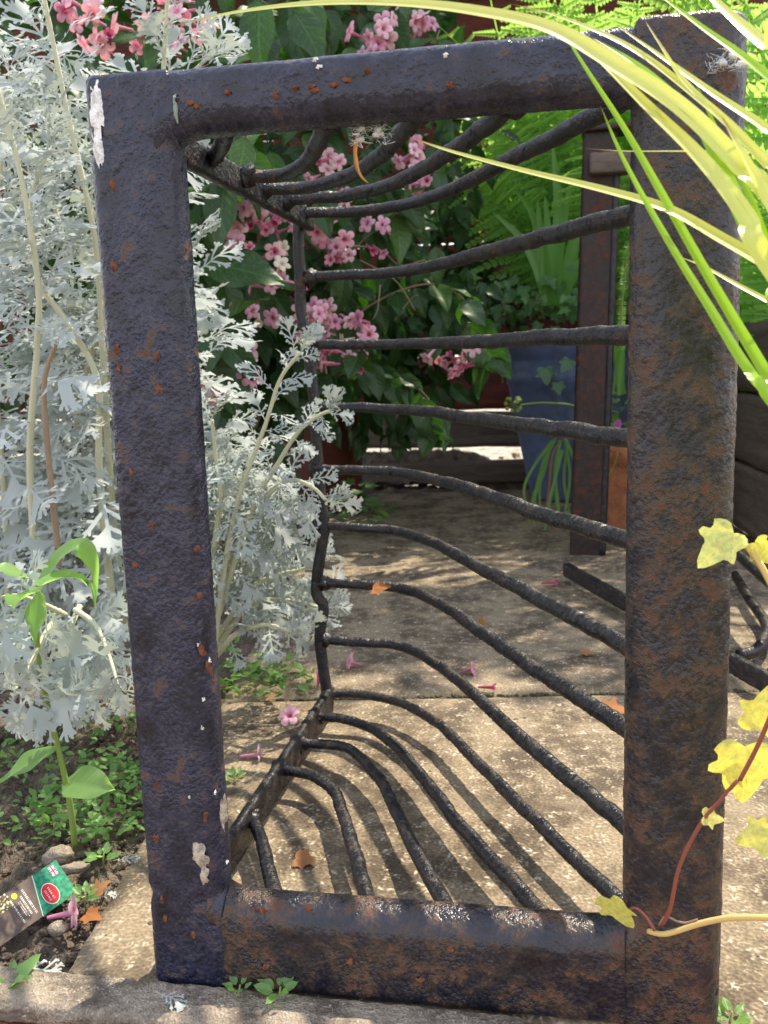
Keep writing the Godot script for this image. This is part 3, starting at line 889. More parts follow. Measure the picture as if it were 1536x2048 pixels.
func build_fence() -> void:
	var t := thing("back_fence", "dark red-brown fence of horizontal boards behind the shrubs", "fence")
	for k in 8:
		plank(t, "board", Vector3(0.02, 0.1885, 6.0), Vector3(-0.7, 0.325 + k * 0.191, -2.76 + rnd(-0.003, 0.003)), PI * 0.5, M.red_wood)
	for x in [-3.4, -2.2, -0.62, 1.3]:
		plank(t, "fence_post", Vector3(0.09, 1.86, 0.09), Vector3(x, 0.9, -2.83), 0.0, M.red_wood)
	var low := thing("gravel_board", "weathered grey-brown timber board under the fence's bottom gap", "board")
	plank(low, "board", Vector3(0.03, 0.125, 5.4), Vector3(-0.7, 0.162, -2.75), PI * 0.5, M.grey_wood)
	plank(low, "peg", Vector3(0.05, 0.32, 0.05), Vector3(-0.45, 0.1, -2.8), 0.0, M.grey_wood)
	plank(low, "peg", Vector3(0.05, 0.32, 0.05), Vector3(0.5, 0.1, -2.8), 0.0, M.grey_wood)
	var sill := thing("timber_sleeper", "dark timber edging laid across the far end of the paving", "timber edging")
	plank(sill, "beam", Vector3(0.05, 0.075, 1.25), Vector3(-0.3, 0.03, -2.56), PI * 0.5 + 0.12, M.grey_wood)
	var post := thing("red_wooden_post", "broad red-brown wooden post behind the dusty miller's right-hand shoots", "post")
	plank(post, "board", Vector3(0.135, 0.62, 0.05), Vector3(-0.36, 0.28, -1.95), 0.1, M.red_wood)
	plank(post, "board", Vector3(0.03, 0.6, 0.07), Vector3(-0.285, 0.27, -1.98), 0.1, M.red_wood)
	var side := thing("side_fence", "dark board fence along the right side of the paving", "fence")
	for k in 6:
		plank(side, "board", Vector3(0.02, 0.188, 1.5), Vector3(1.12, 0.1 + k * 0.19, -2.0), 0.0, M.red_wood)
	plank(side, "fence_post", Vector3(0.08, 1.3, 0.08), Vector3(1.17, 0.6, -1.28), 0.0, M.red_wood)
	var box := thing("dark_planter", "dark timber planter in shade beyond the right post's outer edge", "planter")
	for k in 3:
		plank(box, "board", Vector3(0.03, 0.15, 0.62), Vector3(0.98, 0.09 + k * 0.153, -1.3), PI * 0.5 + 0.1, M.grey_wood)
		plank(box, "board", Vector3(0.03, 0.15, 0.6), Vector3(0.68, 0.09 + k * 0.153, -1.62), 0.05, M.grey_wood)
	plank(box, "corner_post", Vector3(0.05, 0.5, 0.05), Vector3(0.69, 0.25, -1.29), 0.0, M.grey_wood)
	var bank := func(x: float, z: float) -> float:
		return 0.086 + 0.015 * broad.get_noise_3d(x * 0.4, 4.0, z * 0.4) + 0.012 * broad.get_noise_3d(x, 5.0, z) - 0.06 * smoothstep(-0.06, 0.12, x) - 0.03 * smoothstep(-2.72, -2.6, z) - 0.05 * smoothstep(-2.62, -2.56, z)
	sheet("soil_bank", -3.2, 0.75, -2.775, -2.5, 0.012, bank, M.soil)

# ---------------------------------------------------------------- plants

var stem_width := 0.0046
var silver_shapes := []
var green_shapes := []
var ivy_shapes := []
var flower_shapes := []

func make_leaf_shapes() -> void:
	for k in 7: silver_shapes.append(silver_leaf(rnd(0.85, 1.15), rnd(0.1, 0.45)))
	for k in 6: green_shapes.append(ovate_leaf(rnd(0.22, 0.28), rnd(0.12, 0.4), rnd(0.5, 1.3), rnd(-0.4, 0.4)))
	for k in 4: ivy_shapes.append(ivy_leaf(rnd(0.1, 0.5)))
	for q in [[1.0, Color(0.62, 0.24, 0.37), Color(0.84, 0.58, 0.68)], [0.85, Color(0.66, 0.32, 0.42), Color(0.87, 0.7, 0.75)], [1.05, Color(0.58, 0.18, 0.3), Color(0.78, 0.45, 0.57)], [0.25, Color(0.45, 0.08, 0.17), Color(0.62, 0.2, 0.33)], [0.55, Color(0.6, 0.2, 0.3), Color(0.82, 0.52, 0.62)], [1.2, Color(0.6, 0.3, 0.34), Color(0.8, 0.62, 0.6)]]:
		flower_shapes.append(trumpet(q[0], q[1], q[2]))

# leaves set spirally along a stem; those below hang, those near the tip rise
func dress_silver(t: Node, points: Array, spacing: float, big: float, small: float, skip: float) -> void:
	var path := smooth_path(points, 0.004)
	part(t, "stem", tube(path, stem_width, stem_width * 0.45, 8, 0.0006), M.silver_stem)
	var n := path.size()
	var total := 0.004 * (n - 1)
	var a := rnd(0, TAU)
	var s := total * skip
	while s < total:
		var f := s / total
		var i := clampi(int(s / 0.004), 1, n - 2)
		var d := (path[i + 1] - path[i - 1]).normalized()
		var u := d.cross(Vector3(0.3, 0.2, 0.9)).normalized()
		var out := u.rotated(d, a)
		var hang := lerpf(0.85, -0.1, f) + rnd(-0.3, 0.3)
		var tip := (out + d * lerpf(0.25, 1.0, f) + Vector3.DOWN * hang).normalized()
		var face := (d * 0.5 + Vector3.UP * 0.5 + Vector3(rnd(-0.6, 0.6), rnd(-0.4, 0.4), 0.7) + out * 0.3 * (1.0 if hang > 0.4 else -0.2)).normalized()
		var l := lerpf(big, small, f) * rnd(0.75, 1.2)
		part(t, "leaf", silver_shapes[rng.randi() % silver_shapes.size()], M.silver[rng.randi() % 3], facing(path[i], tip, face, l))
		a += 2.4 + rnd(-0.3, 0.3)
		s += spacing * rnd(0.7, 1.3) * lerpf(1.1, 0.75, f)
	for k in 5:
		var out := Vector3(rnd(-1, 1), rnd(0.2, 1.2), rnd(-1, 1)).normalized()
		var d := (path[n - 1] - path[n - 4]).normalized()
		part(t, "leaf", silver_shapes[rng.randi() % silver_shapes.size()], M.silver[rng.randi() % 3], facing(path[n - 1], (d * 1.2 + out).normalized(), -out + Vector3.UP * 0.4, small * rnd(0.6, 1.0)))

func build_silver() -> void:
	var t := thing("dusty_miller", "tall silver-white dusty miller with felted lobed leaves filling the space left of the frame", "plant", Vector3.ZERO, "dusty miller plants")
	dress_silver(t, [Vector3(-0.276, 0.091, -0.34), Vector3(-0.266, 0.231, -0.327), Vector3(-0.252, 0.335, -0.313), Vector3(-0.227, 0.433, -0.3), Vector3(-0.212, 0.497, -0.287), Vector3(-0.212, 0.592, -0.273), Vector3(-0.22, 0.666, -0.26)], 0.019, 0.098, 0.052, 0.12)
	dress_silver(t, [Vector3(-0.201, 0.142, -0.36), Vector3(-0.199, 0.305, -0.35), Vector3(-0.188, 0.402, -0.34), Vector3(-0.212, 0.462, -0.33), Vector3(-0.23, 0.5, -0.32), Vector3(-0.227, 0.564, -0.31), Vector3(-0.198, 0.614, -0.3)], 0.019, 0.104, 0.052, 0.1)
	dress_silver(t, [Vector3(-0.221, 0.107, -0.42), Vector3(-0.216, 0.282, -0.405), Vector3(-0.205, 0.433, -0.39), Vector3(-0.196, 0.542, -0.375), Vector3(-0.205, 0.65, -0.36), Vector3(-0.211, 0.746, -0.345), Vector3(-0.21, 0.793, -0.33)], 0.019, 0.098, 0.058, 0.1)
	dress_silver(t, [Vector3(-0.203, 0.164, -0.5), Vector3(-0.189, 0.376, -0.484), Vector3(-0.174, 0.53, -0.468), Vector3(-0.153, 0.642, -0.452), Vector3(-0.133, 0.736, -0.436), Vector3(-0.119, 0.786, -0.42)], 0.019, 0.098, 0.052, 0.1)
	dress_silver(t, [Vector3(-0.367, 0.091, -0.42), Vector3(-0.347, 0.271, -0.408), Vector3(-0.337, 0.405, -0.396), Vector3(-0.321, 0.53, -0.384), Vector3(-0.287, 0.635, -0.372), Vector3(-0.264, 0.701, -0.36)], 0.019, 0.104, 0.058, 0.1)
	dress_silver(t, [Vector3(-0.217, 0.122, -0.54), Vector3(-0.177, 0.283, -0.522), Vector3(-0.157, 0.397, -0.505), Vector3(-0.148, 0.487, -0.488), Vector3(-0.13, 0.539, -0.47)], 0.021, 0.091, 0.058, 0.1)
	dress_silver(t, [Vector3(-0.318, 0.194, -0.5), Vector3(-0.29, 0.378, -0.49), Vector3(-0.223, 0.512, -0.48), Vector3(-0.197, 0.607, -0.47), Vector3(-0.164, 0.68, -0.46), Vector3(-0.101, 0.722, -0.45)], 0.020, 0.098, 0.065, 0.1)
	dress_silver(t, [Vector3(-0.414, 0.15, -0.55), Vector3(-0.349, 0.377, -0.538), Vector3(-0.312, 0.554, -0.525), Vector3(-0.348, 0.696, -0.512), Vector3(-0.377, 0.765, -0.5)], 0.021, 0.111, 0.065, 0.1)
	part(t, "dry_stem", tube(smooth_path([Vector3(-0.224, 0.221, -0.3), Vector3(-0.22, 0.298, -0.292), Vector3(-0.216, 0.362, -0.285), Vector3(-0.209, 0.404, -0.278), Vector3(-0.19, 0.436, -0.27)], 0.004), 0.0035, 0.0022, 8, 0.0012), M.straw)
	silver_mass(t, [[Vector3(-0.314, 0.647, -0.5), Vector3(0.1, 0.16, 0.09)], [Vector3(-0.321, 0.378, -0.5), Vector3(0.12, 0.17, 0.08)], [Vector3(-0.247, 0.435, -0.6), Vector3(0.07, 0.2, 0.06)], [Vector3(-0.307, 0.199, -0.48), Vector3(0.1, 0.09, 0.07)]], 420, 0.075)
	stem_width = 0.0026
	var low := thing("dusty_miller", "low drooping dusty miller shoots over the soil at the lower left of the frame", "plant", Vector3.ZERO, "dusty miller plants")
	dress_silver(low, [Vector3(-0.152, 0.205, -0.18), Vector3(-0.158, 0.223, -0.153), Vector3(-0.163, 0.236, -0.127), Vector3(-0.168, 0.239, -0.1)], 0.016, 0.062, 0.054, 0.15)
	dress_silver(low, [Vector3(-0.148, 0.207, -0.19), Vector3(-0.116, 0.202, -0.163), Vector3(-0.093, 0.189, -0.137), Vector3(-0.072, 0.17, -0.11)], 0.016, 0.054, 0.040, 0.1)
	dress_silver(low, [Vector3(-0.157, 0.209, -0.18), Vector3(-0.155, 0.196, -0.15), Vector3(-0.152, 0.18, -0.12), Vector3(-0.147, 0.171, -0.09)], 0.016, 0.062, 0.054, 0.1)
	dress_silver(low, [Vector3(-0.149, 0.208, -0.2), Vector3(-0.146, 0.189, -0.173), Vector3(-0.128, 0.168, -0.147), Vector3(-0.12, 0.152, -0.12)], 0.017, 0.058, 0.050, 0.1)
	stem_width = 0.004
	var r := thing("dusty_miller", "branching dusty miller leaning across the rack's thin back upright", "plant", Vector3.ZERO, "dusty miller plants")
	dress_silver(r, [Vector3(-0.133, 0.072, -0.46), Vector3(-0.107, 0.189, -0.45), Vector3(-0.081, 0.27, -0.44), Vector3(-0.044, 0.348, -0.43), Vector3(-0.022, 0.396, -0.42), Vector3(0.004, 0.423, -0.41)], 0.018, 0.062, 0.038, 0.2)
	dress_silver(r, [Vector3(-0.131, 0.112, -0.47), Vector3(-0.076, 0.245, -0.456), Vector3(-0.033, 0.309, -0.442), Vector3(-0.005, 0.342, -0.428), Vector3(0.021, 0.358, -0.414), Vector3(0.036, 0.363, -0.4)], 0.018, 0.056, 0.029, 0.25)
	dress_silver(r, [Vector3(-0.114, 0.184, -0.47), Vector3(-0.059, 0.262, -0.46), Vector3(-0.025, 0.285, -0.45), Vector3(0.003, 0.278, -0.44), Vector3(0.019, 0.266, -0.43)], 0.019, 0.056, 0.045, 0.25)
	dress_silver(r, [Vector3(-0.148, 0.077, -0.5), Vector3(-0.096, 0.147, -0.5), Vector3(-0.058, 0.166, -0.5), Vector3(-0.033, 0.172, -0.5), Vector3(-0.009, 0.181, -0.5)], 0.019, 0.062, 0.040, 0.2)
	dress_silver(r, [Vector3(-0.141, 0.065, -0.48), Vector3(-0.106, 0.101, -0.467), Vector3(-0.064, 0.118, -0.453), Vector3(-0.028, 0.114, -0.44)], 0.019, 0.056, 0.045, 0.2)
	dress_silver(r, [Vector3(-0.13, 0.174, -0.46), Vector3(-0.107, 0.264, -0.447), Vector3(-0.104, 0.321, -0.433), Vector3(-0.1, 0.355, -0.42)], 0.019, 0.062, 0.050, 0.2)
	dress_silver(r, [Vector3(-0.145, 0.071, -0.5), Vector3(-0.098, 0.127, -0.503), Vector3(-0.055, 0.133, -0.507), Vector3(-0.014, 0.124, -0.51)], 0.020, 0.062, 0.050, 0.3)
	silver_mass(r, [[Vector3(-0.119, 0.204, -0.52), Vector3(0.035, 0.07, 0.03)], [Vector3(-0.08, 0.158, -0.53), Vector3(0.045, 0.05, 0.02)], [Vector3(-0.106, 0.297, -0.5), Vector3(0.025, 0.05, 0.03)], [Vector3(-0.054, 0.244, -0.5), Vector3(0.03, 0.04, 0.02)]], 230, 0.05)

# inner leaves past counting
func silver_mass(t: Node, blobs: Array, count: int, size: float) -> void:
	var mm := MultiMesh.new()
	mm.transform_format = MultiMesh.TRANSFORM_3D
	mm.mesh = silver_shapes[1]
	mm.instance_count = count
	for k in count:
		var q: Array = blobs[k % blobs.size()]
		var d := Vector3(rnd(-1, 1), rnd(-1, 1), rnd(-1, 1))
		while d.length() > 1.0: d = Vector3(rnd(-1, 1), rnd(-1, 1), rnd(-1, 1))
		mm.set_instance_transform(k, facing(q[0] + d * q[1], Vector3(rnd(-1, 1), rnd(-1, 0.5), rnd(-0.5, 1)), Vector3(rnd(-0.6, 0.6), 0.7, rnd(0.2, 1)), size * rnd(0.6, 1.15)))
	var o := MultiMeshInstance3D.new()
	o.name = "inner_foliage"
	o.multimesh = mm
	o.material_override = M.silver[1]
	o.set_meta("kind", "stuff")
	t.add_child(o)

func leaf_on(t: Node, at: Vector3, tip: Vector3, face: Vector3, shade := -1) -> void:
	var k: int = shade if shade >= 0 else [0, 0, 0, 1, 1, 3, 2][rng.randi() % 7]
	part(t, "leaf", green_shapes[rng.randi() % green_shapes.size()], M.green[k], facing(at, tip - at, face, at.distance_to(tip) * 1.12))

func build_weigela() -> void:
	var t := thing("weigela_bush", "flowering shrub with dark pointed leaves and pink trumpet blossom in front of the fence", "shrub", Vector3.ZERO)
	var canes := [
		[Vector3(-0.43, 0.183, -1.25), Vector3(-0.378, 0.386, -1.175), Vector3(-0.343, 0.565, -1.1), Vector3(-0.328, 0.707, -1.025), Vector3(-0.306, 0.778, -0.95)],
		[Vector3(-0.416, 0.177, -1.3), Vector3(-0.344, 0.442, -1.262), Vector3(-0.272, 0.609, -1.225), Vector3(-0.208, 0.691, -1.188), Vector3(-0.139, 0.755, -1.15)],
		[Vector3(-0.381, 0.208, -1.3), Vector3(-0.277, 0.4, -1.275), Vector3(-0.185, 0.494, -1.25), Vector3(-0.12, 0.49, -1.225), Vector3(-0.097, 0.433, -1.2)],
		[Vector3(-0.41, 0.202, -1.35), Vector3(-0.273, 0.44, -1.34), Vector3(-0.148, 0.613, -1.33), Vector3(-0.043, 0.692, -1.32), Vector3(0.019, 0.742, -1.31), Vector3(0.05, 0.775, -1.3)],
		[Vector3(-0.377, 0.202, -1.35), Vector3(-0.217, 0.438, -1.37), Vector3(-0.091, 0.536, -1.39), Vector3(0.031, 0.562, -1.41), Vector3(0.111, 0.489, -1.43), Vector3(0.134, 0.406, -1.45)],
		[Vector3(-0.431, 0.19, -1.2), Vector3(-0.438, 0.517, -1.125), Vector3(-0.407, 0.758, -1.05), Vector3(-0.35, 0.909, -0.975), Vector3(-0.294, 0.953, -0.9)],
		[Vector3(-0.417, 0.214, -1.25), Vector3(-0.351, 0.629, -1.2), Vector3(-0.292, 0.829, -1.15), Vector3(-0.223, 0.959, -1.1), Vector3(-0.144, 1.02, -1.05)],
		[Vector3(-0.41, 0.202, -1.35), Vector3(-0.279, 0.658, -1.325), Vector3(-0.169, 0.899, -1.3), Vector3(-0.073, 1.008, -1.275), Vector3(-0.011, 1.062, -1.25)],
		[Vector3(-0.484, 0.184, -1.25), Vector3(-0.545, 0.544, -1.188), Vector3(-0.555, 0.782, -1.125), Vector3(-0.543, 0.976, -1.062), Vector3(-0.512, 1.046, -1)],
		[Vector3(-0.369, 0.229, -1.4), Vector3(-0.212, 0.375, -1.425), Vector3(-0.107, 0.393, -1.45), Vector3(-0.014, 0.336, -1.475), Vector3(0.014, 0.247, -1.5)],
		[Vector3(-0.381, 0.203, -1.1), Vector3(-0.336, 0.353, -1.033), Vector3(-0.287, 0.438, -0.967), Vector3(-0.268, 0.484, -0.9)],
		[Vector3(-0.392, 0.229, -1.4), Vector3(-0.242, 0.543, -1.4), Vector3(-0.147, 0.787, -1.4), Vector3(-0.009, 0.94, -1.4), Vector3(0.043, 1.046, -1.4)],
		[Vector3(-0.391, 0.203, -1.1), Vector3(-0.364, 0.51, -1.038), Vector3(-0.302, 0.666, -0.975), Vector3(-0.225, 0.727, -0.912), Vector3(-0.178, 0.76, -0.85)],
	]
	for c in canes:
		var path := smooth_path(c, 0.01)
		part(t, "cane", tube(path, 0.004, 0.0014, 7, 0.0006), M.cane)
		var n := path.size()
		var s := int(n * 0.2)
		var a := rnd(0, PI)
		while s < n - 1:
			var d := (path[s + 1] - path[s - 1]).normalized()
			var u := d.cross(Vector3(0.2, 0.3, 0.9)).normalized().rotated(d, a)
			for e in [-1.0, 1.0]:
				if rng.randf() < 0.12: continue
				var tip: Vector3 = (u * e + d * 0.3 + Vector3(0, -0.75, 0.25)).normalized()
				leaf_on(t, path[s], path[s] + tip * rnd(0.055, 0.1), Vector3(0, 0.75, 0.9) + u * e * 0.5 + Vector3(rnd(-0.4, 0.4), 0, 0))
			a += PI * 0.5 + rnd(-0.2, 0.2)
			s += rng.randi_range(3, 5)
	# the largest leaves, each where it hangs
	for q in [
		[Vector3(-0.233, 0.714, -0.9), Vector3(-0.258, 0.601, -0.86)], [Vector3(-0.292, 0.574, -0.9), Vector3(-0.151, 0.563, -0.88)], [Vector3(-0.273, 0.566, -0.95), Vector3(-0.24, 0.468, -0.9)], [Vector3(-0.274, 0.524, -0.9), Vector3(-0.285, 0.445, -0.86)],
		[Vector3(-0.183, 0.974, -0.95), Vector3(-0.188, 0.871, -0.9)], [Vector3(-0.145, 0.965, -1), Vector3(-0.091, 0.892, -0.95)], [Vector3(-0.316, 0.447, -0.95), Vector3(-0.264, 0.358, -0.9)], [Vector3(-0.272, 0.562, -1.1), Vector3(-0.223, 0.48, -1.06)],
		[Vector3(-0.49, 0.811, -0.75), Vector3(-0.406, 0.757, -0.7)], [Vector3(-0.27, 0.488, -1), Vector3(-0.251, 0.421, -0.96)], [Vector3(-0.12, 0.581, -1.2), Vector3(-0.131, 0.502, -1.17)], [Vector3(0.037, 0.629, -1.3), Vector3(0.048, 0.56, -1.27)],
		[Vector3(-0.029, 0.725, -1.3), Vector3(0.022, 0.672, -1.27)], [Vector3(0.031, 0.471, -1.4), Vector3(0.009, 0.411, -1.36)], [Vector3(0.082, 0.489, -1.4), Vector3(0.155, 0.376, -1.36)], [Vector3(-0.108, 0.414, -1.35), Vector3(-0.084, 0.344, -1.32)],
		[Vector3(-0.021, 0.337, -1.45), Vector3(0.012, 0.232, -1.42)], [Vector3(-0.147, 0.692, -1.1), Vector3(-0.117, 0.637, -1.08)], [Vector3(-0.179, 0.746, -0.95), Vector3(-0.157, 0.679, -0.92)], [Vector3(-0.11, 0.925, -1.1), Vector3(-0.071, 0.866, -1.07)],
		[Vector3(-0.257, 0.827, -0.95), Vector3(-0.211, 0.745, -0.9)], [Vector3(-0.152, 0.852, -1.05), Vector3(-0.167, 0.786, -1)], [Vector3(-0.234, 0.944, -1), Vector3(-0.262, 0.879, -0.95)], [Vector3(-0.282, 0.947, -0.95), Vector3(-0.235, 0.884, -0.9)]]:
		leaf_on(t, q[0], q[1], Vector3(rnd(-0.2, 0.2), 0.5, 1), 0)
	# the inner leaves that nobody could count
	var mm := MultiMesh.new()
	mm.transform_format = MultiMesh.TRANSFORM_3D
	mm.mesh = ovate_leaf(0.25, 0.25, 0.9, 0.2)
	var blobs := [[Vector3(-0.487, 0.754, -1.5), 0.3], [Vector3(-0.269, 0.604, -1.65), 0.28], [Vector3(-0.681, 0.999, -1.5), 0.36], [Vector3(-0.29, 1.14, -1.6), 0.3], [Vector3(-0.048, 0.51, -1.85), 0.2], [Vector3(-0.488, 0.381, -1.5), 0.25], [Vector3(-0.804, 0.743, -1.3), 0.35], [Vector3(-0.121, 0.937, -1.9), 0.26], [Vector3(-0.185, 0.39, -1.8), 0.17], [Vector3(-0.485, 1.375, -1.6), 0.4], [Vector3(-1.107, 1.309, -1.9), 0.4], [Vector3(-1.339, 0.562, -1.9), 0.32], [Vector3(-0.909, 0.696, -1.8), 0.28], [Vector3(-0.215, 1.351, -2.2), 0.25], [Vector3(-0.046, 0.838, -2.35), 0.22], [Vector3(0.038, 0.647, -2.4), 0.2]]
	mm.instance_count = 2500
	for k in 2500:
		var q: Array = blobs[k % blobs.size()]
		var d := Vector3(rnd(-1, 1), rnd(-1, 1), rnd(-1, 1))
		while d.length() > 1.0: d = Vector3(rnd(-1, 1), rnd(-1, 1), rnd(-1, 1))
		var at: Vector3 = q[0] + d * q[1]
		at.y = maxf(at.y, 0.16)
		mm.set_instance_transform(k, facing(at, Vector3(rnd(-1, 1), rnd(-1.4, 0.1), rnd(-0.6, 1)), Vector3(rnd(-0.6, 0.6), 0.8, rnd(0.2, 1)), rnd(0.06, 0.1)))
	var inner := MultiMeshInstance3D.new()
	inner.name = "inner_foliage"
	inner.multimesh = mm
	inner.material_override = M.green[0]
	inner.set_meta("kind", "stuff")
	t.add_child(inner)
	# flower clusters
	for q in [Vector3(-0.307, 0.943, -0.9), Vector3(-0.283, 0.906, -0.9), Vector3(-0.459, 0.94, -0.9), Vector3(-0.41, 0.928, -0.9), Vector3(-0.054, 0.995, -1.2), Vector3(0.013, 1.043, -1.3), Vector3(-0.02, 1.011, -1.3), Vector3(-0.046, 0.962, -1.2), Vector3(-0.134, 0.75, -1.15), Vector3(-0.245, 0.678, -1), Vector3(-0.227, 0.668, -1.05), Vector3(-0.202, 0.668, -1.1), Vector3(-0.212, 0.595, -1.05), Vector3(-0.244, 0.619, -1), Vector3(-0.201, 0.551, -1.05), Vector3(-0.236, 0.518, -1.05), Vector3(-0.272, 0.508, -0.98), Vector3(-0.279, 0.475, -0.95), Vector3(-0.152, 0.485, -1.15), Vector3(-0.1, 0.475, -1.2), Vector3(-0.153, 0.428, -1.15), Vector3(-0.107, 0.423, -1.2), Vector3(-0.132, 0.642, -1.15), Vector3(-0.124, 0.617, -1.2), Vector3(-0.126, 0.714, -1.25), Vector3(-0.071, 0.638, -1.25), Vector3(0.006, 0.741, -1.3), Vector3(0.003, 0.814, -1.3), Vector3(0.081, 0.413, -1.4), Vector3(0.034, 0.408, -1.4), Vector3(-0.179, 0.488, -1.1), Vector3(-0.27, 0.413, -1), Vector3(-0.292, 0.375, -0.9), Vector3(-0.374, 0.941, -0.95)]:
		for k in rng.randi_range(5, 8):
			var at: Vector3 = q + Vector3(rnd(-1, 1), rnd(-1, 1), rnd(-1, 1)) * 0.026
			var d := Vector3(rnd(-1, 1), rnd(-0.7, 0.5), rnd(0.2, 1.2)).normalized()
			part(t, "flower", flower_shapes[[0, 0, 1, 1, 2, 3, 4, 5][rng.randi() % 8]], M.cream if rng.randf() < 0.03 else M.petal[rng.randi() % 3], facing(at, d, Vector3(rnd(-1, 1), 1, 0), rnd(0.025, 0.033)))
	for g in [[Vector3(-0.12, 0.631, -1.25), Vector3(-0.068, 0.623, -1.283), Vector3(-0.035, 0.596, -1.317), Vector3(0.01, 0.607, -1.35)], [Vector3(-0.073, 0.559, -1.3), Vector3(-0.08, 0.511, -1.3), Vector3(-0.091, 0.492, -1.3)], [Vector3(-0.054, 0.492, -1.35), Vector3(-0.019, 0.529, -1.325), Vector3(0, 0.536, -1.3)], [Vector3(-0.112, 0.608, -1.3), Vector3(-0.048, 0.569, -1.325), Vector3(-0.013, 0.51, -1.35)]]:
		part(t, "twig", tube(smooth_path(g, 0.01), 0.0014, 0.0009, 6), M.straw)

func build_tree() -> void:
	# its boughs reach over the fence above the picture and shade the back of the garden
	var t := thing("overhanging_tree", "tree behind the fence whose leafy boughs reach over the garden and dapple the paving", "tree", Vector3.ZERO)
	var foot := Vector3(-0.9, -0.06, -3.5)
	part(t, "trunk", tube(smooth_path([foot, foot + Vector3(0.05, 0.9, 0.02), foot + Vector3(0.1, 1.8, 0.15), foot + Vector3(0.25, 2.5, 0.5)], 0.05), 0.09, 0.05, 12, 0.01), M.twig)
	var boughs := [[Vector3(-0.8, 1.7, -3.3), Vector3(-0.9, 2.0, -2.7), Vector3(-0.75, 1.75, -1.8)], [Vector3(-0.7, 1.9, -3.2), Vector3(-0.2, 2.1, -2.6), Vector3(0.05, 1.75, -1.75)], [Vector3(-0.65, 2.2, -3.1), Vector3(0.2, 2.2, -2.4), Vector3(0.7, 1.8, -1.75)], [Vector3(-0.75, 2.0, -3.2), Vector3(-1.4, 2.2, -2.7), Vector3(-1.6, 2.0, -2.1)]]
	var mm := MultiMesh.new()
	mm.transform_format = MultiMesh.TRANSFORM_3D
	mm.mesh = green_shapes[0]
	var places: Array[Transform3D] = []
	for b in boughs:
		var path := smooth_path(b, 0.04)
		part(t, "bough", tube(path, 0.03, 0.008, 8, 0.004), M.twig)
		for k in 54:
			var i := rng.randi_range(int(path.size() * 0.3), path.size() - 1)
			var d := Vector3(rnd(-1, 1), rnd(-0.25, 0.5), rnd(-0.7, 0.9)).normalized()
			var l := rnd(0.22, 0.46)
			part(t, "twig", tube(smooth_path([path[i], path[i] + d * l * 0.5 + Vector3(0, 0.02, 0), path[i] + d * l - Vector3(0, 0.03, 0)], 0.05), 0.004, 0.0015, 5), M.twig)
			for q in 26:
				var at := path[i] + d * l * rnd(0.2, 1.05) + Vector3(rnd(-1, 1), rnd(-0.7, 0.7), rnd(-1, 1)) * 0.085
				if at.z > -1.5 or at.y < 0.8 - 0.41 * at.z or (at.x > 0.35 and at.z < -2.2): continue
				places.append(facing(at, Vector3(rnd(-1, 1), rnd(-1, 0.2), rnd(-1, 1)), Vector3(rnd(-0.6, 0.6), 1, rnd(-0.6, 0.6)), rnd(0.07, 0.11)))
	mm.instance_count = places.size()
	for k in places.size(): mm.set_instance_transform(k, places[k])
	var crown := MultiMeshInstance3D.new()
	crown.name = "crown"
	crown.multimesh = mm
	crown.material_override = M.green[1]
	crown.set_meta("kind", "stuff")
	t.add_child(crown)

